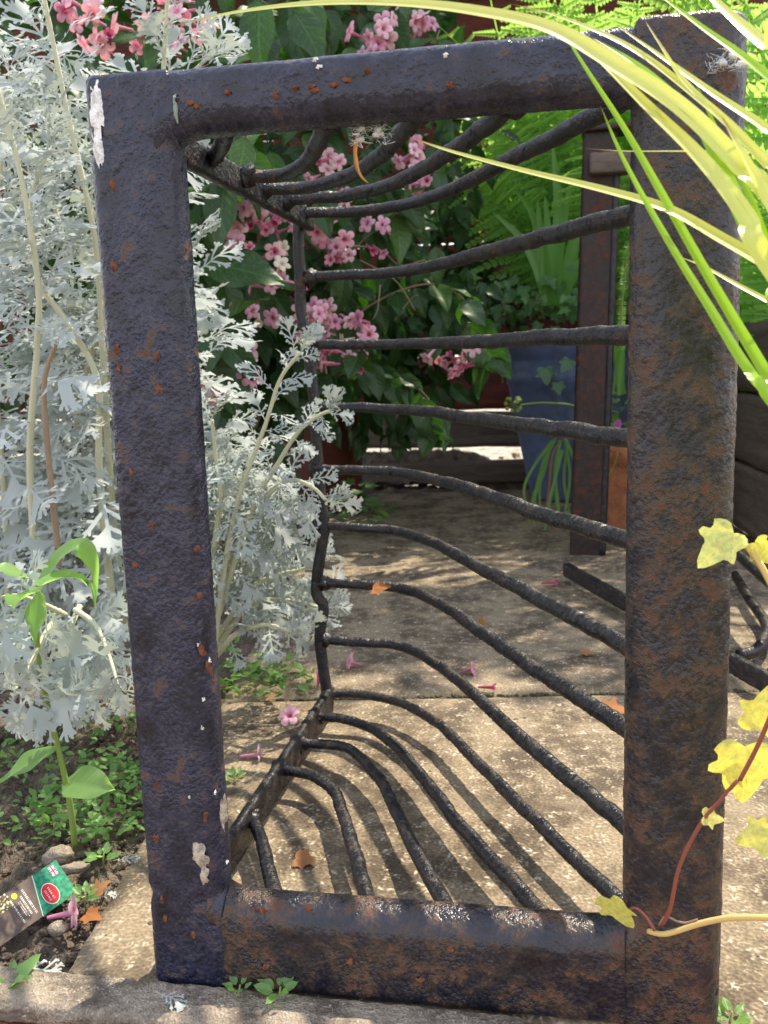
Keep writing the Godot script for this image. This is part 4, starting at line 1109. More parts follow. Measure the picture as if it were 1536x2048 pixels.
func build_ferns() -> void:
	var shapes := []
	for k in 5: shapes.append(frond(rnd(0.7, 1.4), 18, rnd(0.16, 0.21)))
	var t := thing("fern", "large sunlit fern arching over the corner behind the top of the frame", "fern", Vector3.ZERO, "ferns")
	var base := Vector3(0.42, 0.5, -2.3)
	for q in [
		[Vector3(0.238, 0.986, -2.2), 0.62], [Vector3(0.071, 1.029, -2.05), 0.75], [Vector3(-0.016, 0.932, -2.1), 0.7], [Vector3(0.348, 1.02, -1.9), 0.7], [Vector3(0.116, 1.205, -2.2), 0.85], [Vector3(0.318, 1.276, -2.2), 0.95], [Vector3(0.505, 1.228, -2.1), 0.95], [Vector3(0.674, 1.112, -2), 0.9],
		[Vector3(0.75, 0.988, -1.9), 0.85], [Vector3(0.653, 1.405, -2.3), 1.05], [Vector3(-0.03, 1.34, -2.3), 0.95], [Vector3(0.113, 0.942, -2.2), 0.6], [Vector3(0.455, 1.45, -2.3), 1.05], [Vector3(0.153, 1.406, -2.35), 1.0], [Vector3(0.817, 1.231, -2.2), 0.95], [Vector3(0.013, 0.827, -2.2), 0.6], [Vector3(-0.075, 1.005, -2.25), 0.75], [Vector3(-0.034, 0.892, -2.25), 0.68], [Vector3(-0.058, 1.113, -2.25), 0.8], [Vector3(0.086, 1.01, -2.2), 0.7], [Vector3(0.01, 1.394, -2.2), 1.05], [Vector3(0.133, 1.445, -2.2), 1.1], [Vector3(0.253, 1.359, -2.1), 1.05], [Vector3(0.392, 1.334, -2.1), 1.05], [Vector3(0.54, 1.331, -2.1), 1.1], [Vector3(0.651, 1.262, -2.1), 1.0], [Vector3(0.033, 1.173, -2.2), 0.85], [Vector3(0.174, 1.084, -2.1), 0.7], [Vector3(0.351, 1.128, -2), 0.8]]:
		var to: Vector3 = q[0] - base
		var aim := (to.normalized() + Vector3.UP * 0.35).normalized()
		var face := Vector3(rnd(-0.5, 0.5), 0.55, rnd(-1.0, -0.5))
		part(t, "frond", shapes[rng.randi() % 5], M.fern if rng.randf() < 0.7 else M.fern_dark, facing(base + Vector3(rnd(-0.04, 0.04), rnd(-0.05, 0.0), rnd(-0.04, 0.04)), aim, face, q[1] * rnd(0.95, 1.1)))
	var side := thing("fern", "second fern beside the right post's top edge", "fern", Vector3.ZERO, "ferns")
	for q in [[Vector3(0.643, 0.839, -1.5), 0.6], [Vector3(0.695, 0.965, -1.5), 0.7], [Vector3(0.706, 0.777, -1.4), 0.6], [Vector3(0.637, 1.056, -1.6), 0.75], [Vector3(0.736, 0.667, -1.4), 0.6], [Vector3(0.612, 1.141, -1.7), 0.9], [Vector3(0.703, 1.088, -1.6), 0.95], [Vector3(0.802, 1.004, -1.6), 0.9], [Vector3(1.661, 1.123, -1.8), 1.1], [Vector3(0.792, 1.29, -1.8), 1.15], [Vector3(0.9, 0.9, -1.6), 0.8]]:
		var b2 := Vector3(0.85, 0.1, -1.75)
		var to: Vector3 = q[0] - b2
		part(side, "frond", shapes[rng.randi() % 5], M.fern, facing(b2, (to.normalized() + Vector3.UP * 0.3).normalized(), Vector3(rnd(-0.1, 0.6), 0.5, -0.7), q[1] * 1.15))
	var low := thing("fern_spike", "slender uncurling fern tip in the gap between the rusty upright and the right post", "fern")
	var sp := smooth_path([Vector3(0.405, 0.43, -1.62), Vector3(0.408, 0.506, -1.613), Vector3(0.414, 0.59, -1.607), Vector3(0.419, 0.642, -1.6)], 0.006)
	part(low, "stalk", tube(sp, 0.0028, 0.0012, 6), M.green_stem)
	for i in range(4, sp.size() - 1):
		for e in [-1.0, 1.0]:
			part(low, "pinna", green_shapes[i % 6], M.fern, facing(sp[i], Vector3(e, 0.35, rnd(-0.3, 0.3)), Vector3(0, 1, 0.5), 0.011))

func build_pot_corner() -> void:
	var pot := thing("blue_pot", "tall blue glazed plant pot with a ribbed rim behind the rack's rods", "plant pot", Vector3(0.315, 0.0, -2.22))
	part(pot, "body", lathe([Vector2(0.02, 0.006), Vector2(0.118, 0.002), Vector2(0.124, 0.01), Vector2(0.15, 0.14), Vector2(0.175, 0.27), Vector2(0.186, 0.33), Vector2(0.19, 0.336), Vector2(0.193, 0.36), Vector2(0.191, 0.37), Vector2(0.197, 0.395), Vector2(0.197, 0.402), Vector2(0.205, 0.41), Vector2(0.21, 0.45), Vector2(0.213, 0.462), Vector2(0.208, 0.47), Vector2(0.196, 0.468), Vector2(0.19, 0.44), Vector2(0.185, 0.4)], 64), M.blue)
	part(pot, "earth", lathe([Vector2(0.001, 0.43), Vector2(0.06, 0.436), Vector2(0.19, 0.43)], 40, 0.05), M.soil)
	var terra := thing("terracotta_pot", "terracotta pot half hidden between the rusty upright and the right post", "plant pot", Vector3(0.47, 0.0, -1.72))
	part(terra, "body", lathe([Vector2(0.02, 0.005), Vector2(0.09, 0.001), Vector2(0.095, 0.01), Vector2(0.12, 0.15), Vector2(0.121, 0.16), Vector2(0.131, 0.163), Vector2(0.134, 0.2), Vector2(0.128, 0.206), Vector2(0.118, 0.2), Vector2(0.112, 0.16)], 56), M.terracotta)
	part(terra, "earth", lathe([Vector2(0.001, 0.186), Vector2(0.06, 0.19), Vector2(0.118, 0.18)], 32, 0.05), M.soil)
	# iris
	var iris := thing("iris", "upright sword leaves of an iris standing in the blue pot", "plant", Vector3.ZERO)
	for g in [
		[Vector3(0.251, 0.546, -2.06), Vector3(0.231, 0.689, -2.045), Vector3(0.219, 0.815, -2.03)], [Vector3(0.257, 0.546, -2.06), Vector3(0.277, 0.712, -2.045), Vector3(0.315, 0.896, -2.03)], [Vector3(0.264, 0.545, -2.06), Vector3(0.303, 0.659, -2.045), Vector3(0.335, 0.77, -2.03)], [Vector3(0.244, 0.546, -2.06), Vector3(0.231, 0.664, -2.05), Vector3(0.206, 0.779, -2.04), Vector3(0.161, 0.844, -2.03)],
		[Vector3(0.264, 0.558, -2.06), Vector3(0.275, 0.763, -2.045), Vector3(0.258, 0.962, -2.03)], [Vector3(0.251, 0.559, -2.06), Vector3(0.199, 0.691, -2.05), Vector3(0.127, 0.771, -2.04), Vector3(0.101, 0.784, -2.03)], [Vector3(0.274, 0.545, -2.06), Vector3(0.303, 0.608, -2.045), Vector3(0.354, 0.694, -2.03)], [Vector3(0.237, 0.56, -2.06), Vector3(0.245, 0.727, -2.045), Vector3(0.239, 0.826, -2.03)], [Vector3(0.284, 0.545, -2.06), Vector3(0.316, 0.71, -2.045), Vector3(0.366, 0.831, -2.03)]]:
		var pts: Array = g.duplicate()
		pts.reverse()
		part(iris, "leaf", ribbon(smooth_path(pts, 0.015), rnd(0.028, 0.036), 0.2, Vector3(rnd(-0.5, 0.5), 0.1, 1), rnd(-0.3, 0.3), 0.6), M.sword)
	# ivy over the rim
	var ivy := thing("ivy", "dark ivy spilling over the rim of the blue pot", "plant", Vector3.ZERO)
	var mid := Vector3(0.127, 0.554, -2.12)
	for k in 150:
		var at := mid + Vector3(rnd(-0.19, 0.2), rnd(-0.055, 0.07) + rnd(-0.02, 0.04), rnd(-0.16, 0.13))
		part(ivy, "leaf", ivy_shapes[rng.randi() % 4], M.ivy if rng.randf() < 0.8 else M.ivy_pale, facing(at, Vector3(rnd(-1, 1), rnd(-1.0, 0.1), rnd(0, 0.8)), Vector3(rnd(-0.5, 0.5), 1, rnd(0.3, 1)), rnd(0.024, 0.042)))
	for k in 5:
		var x := rnd(-0.14, 0.14)
		part(ivy, "stem", tube(smooth_path([mid + Vector3(x, -0.05, -0.05), mid + Vector3(x * 1.2, 0.02, 0.1), mid + Vector3(x * 1.5, -0.05, 0.14)], 0.01), 0.0014, 0.001, 5), M.twig)
	for q in [[Vector3(0.238, 0.381, -1.98), 0.05], [Vector3(0.301, 0.399, -1.9), 0.04], [Vector3(0.27, 0.342, -1.95), 0.036]]:
		part(ivy, "leaf", ivy_shapes[rng.randi() % 4], M.ivy, facing(q[0], Vector3(rnd(-0.6, 0.1), -0.7, 0.3), Vector3(0, 0.5, 1), q[1]))
	part(ivy, "stem", tube(smooth_path([Vector3(0.289, 0.425, -1.95), Vector3(0.264, 0.38, -1.967), Vector3(0.257, 0.308, -1.983), Vector3(0.276, 0.254, -2)], 0.01), 0.0012, 0.001, 5), M.twig)
	# green berry head on its stalk
	var head := thing("ivy_seed_head", "round green seed head on a bent stalk in front of the blue pot", "seed head", Vector3.ZERO)
	part(head, "stalk", tube(smooth_path([Vector3(0.187, 0.306, -1.55), Vector3(0.23, 0.308, -1.573), Vector3(0.285, 0.303, -1.597), Vector3(0.324, 0.292, -1.62)], 0.006), 0.0022, 0.0026, 7), M.green_stem)
	var c := Vector3(0.173, 0.308, -1.55)
	for k in 20:
		var d := Vector3(rnd(-1, 1), rnd(-1, 1), rnd(-0.4, 1)).normalized()
		part(head, "berry", pebble(Vector3.ONE * 0.0045, k * 1.7, 0.2), M.green_stem, Transform3D(Basis(), c + d * 0.0175))
		part(head, "pedicel", tube(PackedVector3Array([c, c + d * 0.009, c + d * 0.016]), 0.0007, 0.0009, 5), M.green_stem)
	# grassy leaves hanging at the pot's foot
	var grass := thing("hanging_grass", "clump of arching grassy leaves hanging in front of the blue pot", "plant", Vector3.ZERO)
	for g in [
		[Vector3(0.257, 0.2, -1.85), Vector3(0.213, 0.141, -1.817), Vector3(0.187, 0.083, -1.783), Vector3(0.202, 0, -1.75)], [Vector3(0.263, 0.2, -1.85), Vector3(0.232, 0.14, -1.827), Vector3(0.226, 0.041, -1.803), Vector3(0.25, -0.031, -1.78)], [Vector3(0.276, 0.2, -1.85), Vector3(0.263, 0.129, -1.807), Vector3(0.269, 0.048, -1.763), Vector3(0.281, -0.032, -1.72)], [Vector3(0.288, 0.201, -1.84), Vector3(0.299, 0.118, -1.793), Vector3(0.287, 0.038, -1.747), Vector3(0.263, -0.04, -1.7)],
		[Vector3(0.269, 0.212, -1.86), Vector3(0.241, 0.166, -1.813), Vector3(0.214, 0.06, -1.767), Vector3(0.239, -0.044, -1.72)], [Vector3(0.294, 0.187, -1.85), Vector3(0.285, 0.105, -1.8), Vector3(0.299, 0.012, -1.75), Vector3(0.289, -0.052, -1.7)], [Vector3(0.251, 0.188, -1.85), Vector3(0.232, 0.116, -1.817), Vector3(0.207, 0.045, -1.783), Vector3(0.22, -0.038, -1.75)], [Vector3(0.281, 0.18, -1.8), Vector3(0.251, 0.064, -1.74), Vector3(0.239, 0, -1.68), Vector3(0.222, -0.042, -1.62)], [Vector3(0.285, 0.213, -1.85), Vector3(0.312, 0.142, -1.8), Vector3(0.308, 0.05, -1.75), Vector3(0.298, -0.04, -1.7)]]:
		var pts: Array = g.duplicate()
		pts.reverse()
		part(grass, "leaf", ribbon(smooth_path(pts, 0.012), rnd(0.006, 0.011), 0.3, Vector3(rnd(-0.6, 0.6), 0.3, 1), 0.4, 0.5), M.sword if rng.randf() < 0.8 else M.ivy_pale)
	part(grass, "dry_leaf", ribbon(smooth_path([Vector3(0.311, 0.209, -1.75), Vector3(0.281, 0.208, -1.762), Vector3(0.257, 0.17, -1.775), Vector3(0.248, 0.082, -1.787), Vector3(0.24, 0.016, -1.8)], 0.012), 0.006, 0.3, Vector3(0, 0.3, 1), 0.2, 0.5), M.dead_pale)
	# geranium in the terracotta pot
	var ger := thing("geranium", "small green geranium with one pink flower above the terracotta pot", "plant", Vector3.ZERO)
	for k in 60:
		var at := Vector3(0.407, 0.273, -1.65) + Vector3(rnd(-0.06, 0.07), rnd(-0.06, 0.06), rnd(-0.07, 0.06))
		part(ger, "leaf", ivy_shapes[rng.randi() % 4], M.herb, facing(at, Vector3(rnd(-1, 1), rnd(-0.3, 0.8), rnd(-0.2, 0.8)), Vector3(rnd(-0.5, 0.5), 1, 0.4), rnd(0.016, 0.03)))
	for k in 7:
		var a := TAU * k / 7.0
		part(ger, "petal", green_shapes[k % 6], plain(Color(0.5, 0.12, 0.4), 0.6, Color(0.6, 0.3, 0.6)) if k == 0 else ger.get_node("petal").material_override, facing(Vector3(0.4, 0.258, -1.58), Vector3(cos(a), sin(a), 0.3), Vector3(0, 0.2, 1), 0.012))
	for k in 9:
		var at := Vector3(0.399, 0.196, -1.62) + Vector3(rnd(-0.03, 0.04), 0, rnd(-0.02, 0.02))
		part(ger, "dry_stalk", tube(smooth_path([at, at + Vector3(rnd(-0.02, 0.02), -0.02, 0.01), at + Vector3(rnd(-0.04, 0.03), rnd(-0.1, -0.04), 0.02)], 0.008), 0.0012, 0.0007, 5), M.dead_pale if k % 3 else M.green_stem)
	var grasses := thing("sedge", "thin upright sedge leaves rising beside the right post behind the rusty upright", "plant", Vector3.ZERO)
	for k in 14:
		var x := rnd(1235, 1262)
		var at := Vector3(0.421, 0.314, -1.75) + Vector3(rnd(-0.04, 0.06), 0, rnd(-0.05, 0.05))
		part(grasses, "leaf", ribbon(smooth_path([at + Vector3(rnd(-0.06, 0.06), rnd(0.14, 0.3), rnd(-0.05, 0.1)), at + Vector3(rnd(-0.02, 0.02), 0.1, 0), at], 0.012), 0.008, 0.3, Vector3(rnd(-0.6, 0.6), 0, 1), 0.3, 0.5), M.sword)
	var creeping := thing("creeping_weed", "dark creeping weed at the paving's left edge below the back fence", "plant", Vector3.ZERO)
	for k in 90:
		var at := Vector3(-0.283, 0, -1.822) + Vector3(rnd(-0.28, 0.12), rnd(0.0, 0.1), rnd(-0.3, 0.3))
		part(creeping, "leaf", ivy_shapes[rng.randi() % 4], M.ivy if k % 4 else M.herb, facing(at, Vector3(rnd(-1, 1), rnd(-0.2, 0.4), rnd(-0.2, 1)), Vector3(0, 1, 0.4), rnd(0.025, 0.045)))

func build_strap_plant() -> void:
	var t := thing("strap_leaf_plant", "long yellow-green strap leaves arching into the picture from the upper right", "plant", Vector3.ZERO)
	var leaves := [
		[[Vector3(0.075, 0.58, 0.06), Vector3(0.113, 0.581, 0.067), Vector3(0.154, 0.579, 0.073), Vector3(0.193, 0.573, 0.08), Vector3(0.228, 0.564, 0.087), Vector3(0.261, 0.552, 0.093), Vector3(0.288, 0.533, 0.1), Vector3(0.314, 0.512, 0.107), Vector3(0.337, 0.486, 0.113), Vector3(0.363, 0.45, 0.12)], 0.0092, 0],
		[[Vector3(0.263, 0.561, 0.07), Vector3(0.282, 0.54, 0.084), Vector3(0.302, 0.515, 0.098), Vector3(0.321, 0.491, 0.112), Vector3(0.337, 0.465, 0.126), Vector3(0.356, 0.426, 0.14)], 0.0095, 0],
		[[Vector3(0.315, 0.567, 0.1), Vector3(0.328, 0.544, 0.12), Vector3(0.341, 0.523, 0.14), Vector3(0.358, 0.501, 0.16)], 0.0106, 0],
		[[Vector3(0.263, 0.569, 0.05), Vector3(0.276, 0.544, 0.062), Vector3(0.294, 0.512, 0.073), Vector3(0.311, 0.478, 0.085), Vector3(0.329, 0.442, 0.097), Vector3(0.351, 0.401, 0.108), Vector3(0.362, 0.376, 0.12)], 0.0056, 1],
		[[Vector3(0.283, 0.524, 0.07), Vector3(0.293, 0.497, 0.082), Vector3(0.31, 0.462, 0.094), Vector3(0.328, 0.429, 0.106), Vector3(0.342, 0.403, 0.118), Vector3(0.36, 0.379, 0.13)], 0.0057, 1],
		[[Vector3(0.189, 0.524, 0.04), Vector3(0.212, 0.513, 0.051), Vector3(0.249, 0.499, 0.063), Vector3(0.283, 0.487, 0.074), Vector3(0.311, 0.475, 0.086), Vector3(0.334, 0.459, 0.097), Vector3(0.355, 0.443, 0.109), Vector3(0.372, 0.427, 0.12)], 0.0065, 0],
		[[Vector3(0.316, 0.459, 0.05), Vector3(0.329, 0.451, 0.068), Vector3(0.343, 0.44, 0.085), Vector3(0.359, 0.428, 0.102), Vector3(0.372, 0.417, 0.12)], 0.0043, 0],
		[[Vector3(0.276, 0.512, 0.04), Vector3(0.295, 0.507, 0.052), Vector3(0.317, 0.503, 0.064), Vector3(0.337, 0.499, 0.076), Vector3(0.358, 0.494, 0.088), Vector3(0.375, 0.486, 0.1)], 0.0022, 0],
		[[Vector3(0.278, 0.551, 0.08), Vector3(0.301, 0.532, 0.09), Vector3(0.321, 0.508, 0.1), Vector3(0.33, 0.487, 0.11), Vector3(0.338, 0.464, 0.12), Vector3(0.35, 0.439, 0.13), Vector3(0.364, 0.407, 0.14)], 0.0092, 1],
		[[Vector3(0.303, 0.562, 0.06), Vector3(0.309, 0.547, 0.072), Vector3(0.318, 0.528, 0.084), Vector3(0.333, 0.508, 0.096), Vector3(0.349, 0.486, 0.108), Vector3(0.367, 0.46, 0.12)], 0.0058, 0],
		[[Vector3(0.331, 0.509, 0.1), Vector3(0.34, 0.485, 0.117), Vector3(0.349, 0.461, 0.133), Vector3(0.36, 0.437, 0.15)], 0.0102, 0]]
	leaves.append_array([[[Vector3(0.289, 0.562, 0.06), Vector3(0.311, 0.54, 0.075), Vector3(0.33, 0.52, 0.09), Vector3(0.35, 0.5, 0.105), Vector3(0.37, 0.475, 0.12)], 0.0065, 0], [[Vector3(0.303, 0.569, 0.08), Vector3(0.323, 0.547, 0.093), Vector3(0.341, 0.528, 0.105), Vector3(0.358, 0.507, 0.117), Vector3(0.37, 0.486, 0.13)], 0.0073, 1], [[Vector3(0.323, 0.534, 0.07), Vector3(0.333, 0.504, 0.085), Vector3(0.344, 0.474, 0.1), Vector3(0.353, 0.44, 0.115), Vector3(0.362, 0.407, 0.13)], 0.0056, 1], [[Vector3(0.242, 0.578, 0.05), Vector3(0.267, 0.566, 0.06), Vector3(0.296, 0.548, 0.07), Vector3(0.323, 0.523, 0.08), Vector3(0.345, 0.498, 0.09), Vector3(0.372, 0.458, 0.1)], 0.0060, 0]])
	for q in leaves:
		var pts: Array = q[0].duplicate()
		var last: Vector3 = pts[pts.size() - 1]
		pts.append(Vector3(maxf(last.x + 0.06, 0.53), last.y * 0.5, 0.07))
		pts.append(Vector3(0.62 + rnd(-0.03, 0.03), -0.02, 0.02 + rnd(-0.02, 0.02)))
		part(t, "leaf", ribbon(smooth_path(pts, 0.006), q[1], 0.25, Vector3(-0.1, 0.7, 0.8), rnd(-0.3, 0.3), 0.25), M.strap if q[2] == 0 else M.strap_green)
	# the clump they grow from, out of the frame to the right
	var root := Vector3(0.62, -0.02, 0.02)
	for k in 9:
		var a := rnd(-0.6, 2.2)
		part(t, "leaf", ribbon(smooth_path([root + Vector3(cos(a) * 0.3 + 0.1, rnd(0.3, 0.55), -absf(sin(a)) * 0.3), root + Vector3(cos(a) * 0.12 + 0.04, 0.32, -absf(sin(a)) * 0.12), root + Vector3(rnd(-0.03, 0.03), 0.0, rnd(-0.02, 0.02))], 0.012), 0.013, 0.3, Vector3(0, 0.7, 0.8)), M.strap_green)

func build_ivy_vine() -> void:
	var t := thing("ivy_vine", "ivy tendril with yellowed leaves hanging across the right post's foot", "vine", Vector3.ZERO)
	part(t, "stem", tube(smooth_path([Vector3(0.314, 0.087, 0.03), Vector3(0.323, 0.09, 0.036), Vector3(0.34, 0.101, 0.041), Vector3(0.357, 0.11, 0.047), Vector3(0.379, 0.115, 0.053), Vector3(0.397, 0.117, 0.059), Vector3(0.433, 0.115, 0.064), Vector3(0.489, 0.092, 0.07)], 0.004), 0.0016, 0.0024, 8, 0.0005), M.pale_stem)
	part(t, "stem", tube(smooth_path([Vector3(0.321, 0.091, 0.03), Vector3(0.325, 0.106, 0.036), Vector3(0.329, 0.136, 0.042), Vector3(0.338, 0.163, 0.048), Vector3(0.347, 0.181, 0.054), Vector3(0.354, 0.195, 0.06)], 0.004), 0.0013, 0.001, 7, 0.0004), M.red_stem)
	part(t, "stem", tube(smooth_path([Vector3(0.301, 0.096, 0.03), Vector3(0.306, 0.102, 0.032), Vector3(0.312, 0.098, 0.033), Vector3(0.317, 0.091, 0.035)], 0.003), 0.0008, 0.001, 6), M.red_stem)
	part(t, "tendril", tube(smooth_path([Vector3(0.32, 0.091, 0.03), Vector3(0.323, 0.099, 0.033), Vector3(0.328, 0.098, 0.035), Vector3(0.333, 0.099, 0.038), Vector3(0.339, 0.103, 0.04)], 0.003), 0.0007, 0.0005, 6), M.straw)
	part(t, "stem", tube(smooth_path([Vector3(0.355, 0.195, 0.06), Vector3(0.363, 0.219, 0.065), Vector3(0.37, 0.247, 0.07), Vector3(0.377, 0.282, 0.075), Vector3(0.399, 0.259, 0.08), Vector3(0.434, 0.176, 0.085), Vector3(0.446, 0.128, 0.09)], 0.004), 0.0012, 0.0014, 6), M.red_stem)
	part(t, "stem", tube(smooth_path([Vector3(0.347, 0.319, 0.05), Vector3(0.354, 0.317, 0.057), Vector3(0.36, 0.309, 0.065), Vector3(0.368, 0.293, 0.072), Vector3(0.376, 0.283, 0.08)], 0.004), 0.0016, 0.0016, 6), M.pale_stem)
	var o := rng.randi()
	for q in [
		[Vector3(0.359, 0.21, 0.05), Vector3(-0.02, -1, 0.1), Vector3(-0.1, 0.25, 1), 0.033, 0], [Vector3(0.363, 0.222, 0.06), Vector3(0.3, 0.9, 0), Vector3(0.1, 0.3, 1), 0.026, 0], [Vector3(0.292, 0.109, 0.035), Vector3(0.5, -0.85, 0), Vector3(-0.7, 0.4, 0.6), 0.024, 0],
		[Vector3(0.339, 0.169, 0.05), Vector3(1, -0.1, 0.1), Vector3(0, 0.6, 0.7), 0.011, 0], [Vector3(0.372, 0.167, 0.06), Vector3(-0.9, -0.3, 0), Vector3(0, 0.5, 1), 0.02, 1], 
		[Vector3(0.349, 0.324, 0.06), Vector3(-0.85, -0.75, 0.1), Vector3(-0.5, 0.5, 0.7), 0.025, 1], 
		[Vector3(0.358, 0.319, 0.06), Vector3(0.6, -0.8, 0), Vector3(0, 0.4, 1), 0.014, 1], [Vector3(0.354, 0.2, 0.05), Vector3(-0.3, -1, 0), Vector3(-0.7, 0.3, 0.6), 0.018, 0]]:
		part(t, "leaf", ivy_shapes[rng.randi() % 4], M.ivy_lime if q[3] > 0.024 and q[4] == 1 else M.ivy_yellow, facing(q[0], q[1], q[2], q[3]))

# ---------------------------------------------------------------- the bed at the left and small things

func build_bed() -> void:
	var w := thing("broad_leaved_weed", "bright green broad-leaved weed on a tall stem among the dusty miller", "plant", Vector3.ZERO)
	part(w, "stem", tube(smooth_path([Vector3(-0.154, -0.001, -0.165), Vector3(-0.151, 0.046, -0.158), Vector3(-0.154, 0.104, -0.151), Vector3(-0.156, 0.151, -0.144), Vector3(-0.154, 0.192, -0.137), Vector3(-0.144, 0.244, -0.13)], 0.006), 0.0028, 0.0018, 8), M.green_stem)
	for q in [
		[Vector3(-0.143, 0.248, -0.13), Vector3(-0.166, 0.273, -0.09), 0.22], [Vector3(-0.145, 0.242, -0.13), Vector3(-0.128, 0.252, -0.06), 0.2], [Vector3(-0.143, 0.24, -0.13), Vector3(-0.137, 0.206, -0.1), 0.2],
		[Vector3(-0.154, 0.097, -0.155), Vector3(-0.194, 0.079, -0.12), 0.2], [Vector3(-0.157, 0.063, -0.16), Vector3(-0.101, 0.072, -0.13), 0.28]]:
		part(w, "leaf", ovate_leaf(q[2], 0.3, 0.45, 0.2, 0.006, 0.05, 0.8), M.weed, facing(q[0], q[1] - q[0] + Vector3(0, 0.008, 0), Vector3(0, 1, 0.5), q[0].distance_to(q[1]) * 1.02))
	for g in [[Vector3(-0.097, 0.226, -0.13), Vector3(-0.091, 0.258, -0.123), Vector3(-0.097, 0.28, -0.115), Vector3(-0.112, 0.273, -0.108), Vector3(-0.123, 0.254, -0.1)], [Vector3(-0.097, 0.223, -0.13), Vector3(-0.092, 0.246, -0.118), Vector3(-0.097, 0.259, -0.105), Vector3(-0.106, 0.261, -0.093), Vector3(-0.112, 0.259, -0.08)]]:
		part(w, "leaf", ribbon(smooth_path(g, 0.003), 0.0185, 0.35, Vector3(-0.2, 0.8, 0.7), 0.3, 0.7), M.weed)
	# ground cover, too small to count
	var tiny := ovate_leaf(0.3, 0.2, 0.6, 0.0, 0.0, 0.04, 0.9)
	for patch in [[Vector3(-0.164, 0.02, -0.25), Vector3(0.075, 0.036, 0.08), 520, "mat of small bright green ground cover left of the frame's foot", 0.009], [Vector3(-0.145, 0.02, -0.585), Vector3(0.1, 0.06, 0.06), 170, "green undergrowth below the dusty miller that leans on the rack", 0.016], [Vector3(-0.281, 0.02, -0.308), Vector3(0.2, 0.03, 0.16), 700, "sparse seedlings under the drooping silver leaves", 0.009]]:
		var mm := MultiMesh.new()
		mm.transform_format = MultiMesh.TRANSFORM_3D
		mm.mesh = tiny
		mm.instance_count = patch[2]
		for k in patch[2]:
			var e: Vector3 = patch[1]
			var r := sqrt(rng.randf())
			var a := rnd(0, TAU)
			var at: Vector3 = patch[0] + Vector3(cos(a) * r * e.x, -0.02 + rng.randf() * e.y * (1.15 - r) * (1.0 + 0.8 * sin(a * 5.0)), sin(a) * r * e.z)
			mm.set_instance_transform(k, facing(at, Vector3(rnd(-1, 1), rnd(-0.2, 0.7), rnd(-1, 1)), Vector3(rnd(-0.5, 0.5), 1, rnd(-0.2, 0.6)), patch[4] * rnd(0.6, 1.4)))
		var o := MultiMeshInstance3D.new()
		o.name = "ground_cover"
		o.multimesh = mm
		o.material_override = M.herb
		add_child(o, true)
		tag(o, patch[3], "ground cover", "", "stuff")
	# clods and grit on the soil
	var clod := pebble(Vector3.ONE, 3.0, 0.9)
	var cm := MultiMesh.new()
	cm.transform_format = MultiMesh.TRANSFORM_3D
	cm.mesh = clod
	cm.instance_count = 2600
	for k in 2600:
		var z := rnd(-0.62, 0.01)
		var x := -0.078 + z * 0.12 - pow(rng.randf(), 1.3) * 0.32
		var s := 0.0008 + 0.0042 * pow(rng.randf(), 4.0)
		cm.set_instance_transform(k, Transform3D(Basis.from_euler(Vector3(rnd(0, 6), rnd(0, 6), rnd(0, 6))).scaled(Vector3(s * rnd(0.7, 1.4), s * rnd(0.5, 1.0), s * rnd(0.7, 1.4))), Vector3(x, -0.014 + rnd(-0.004, 0.009), z)))
	var co := MultiMeshInstance3D.new()
	co.name = "soil_crumbs"
	co.multimesh = cm
	co.material_override = M.soil
	add_child(co)
	tag(co, "loose crumbs of earth scattered over the flower bed", "soil", "", "stuff")
	# grit on the slabs, and moss and crumbs in the joint and along the soil edge
	for lot in [[M.soil, 500, 0, "grit and crumbs scattered over the paving", "grit"], [M.moss, 260, 1, "dark moss in the joint between the paving slabs", "moss"]]:
		var gm := MultiMesh.new()
		gm.transform_format = MultiMesh.TRANSFORM_3D
		gm.mesh = clod
		gm.instance_count = lot[1]
		for k in int(lot[1]):
			var x := rnd(-0.1, 0.75)
			var z := rnd(-1.9, 0.0)
			var s := 0.0005 + 0.0016 * pow(rng.randf(), 4.0)
			if lot[2] == 1:
				z = lerpf(-0.521, -0.6575, (x + 0.146) / 0.918) + rnd(-0.003, 0.003) + 0.004 * broad.get_noise_1d(x * 0.7)
				s = rnd(0.0008, 0.0022) * (0.5 + maxf(0.0, 0.8 + 1.6 * broad.get_noise_1d(x * 0.6 + 5.0)))
			gm.set_instance_transform(k, Transform3D(Basis.from_euler(Vector3(rnd(0, 6), rnd(0, 6), rnd(0, 6))).scaled(Vector3(s * 1.3, s * 0.7, s)), Vector3(x, -0.0006 if lot[2] == 0 else -0.002, z)))
		var go := MultiMeshInstance3D.new()
		go.name = lot[4]
		go.multimesh = gm
		go.material_override = lot[0]
		add_child(go)
		tag(go, lot[3], lot[4], "", "stuff")
	# stones
	for q in [[Vector3(-0.155, 0.004, -0.139), Vector3(0.0125, 0.0085, 0.01), "smooth brown stone on the soil behind the plant label"], [Vector3(-0.104, 0, -0.049), Vector3(0.0075, 0.005, 0.006), "small grey pebble just under the pink blossom on the soil"], [Vector3(-0.135, 0, -0.13), Vector3(0.013, 0.004, 0.006), "pale flat stone chip right of the plant label"]]:
		var s := part(self, "stone", pebble(q[1], rnd(0, 30), 0.5), M.coping, Transform3D(Basis(Vector3.UP, 0.5), q[0]))
		tag(s, q[2], "stone", "stones on the soil")
	# plant label
	var lt := plant_label_texture()
	var lm := StandardMaterial3D.new()
	lm.albedo_texture = lt
	lm.roughness = 0.4
	var label := thing("plant_label", "brown and green printed plant label with a red oval stuck in the soil", "plant label", Vector3(-0.151, -0.012, -0.045))
	var up := (Vector3(-0.125, 0.012, -0.095) - Vector3(-0.152, 0.006, -0.03)).normalized()
	var nrm := Vector3(0.2, 0.45, 0.9)
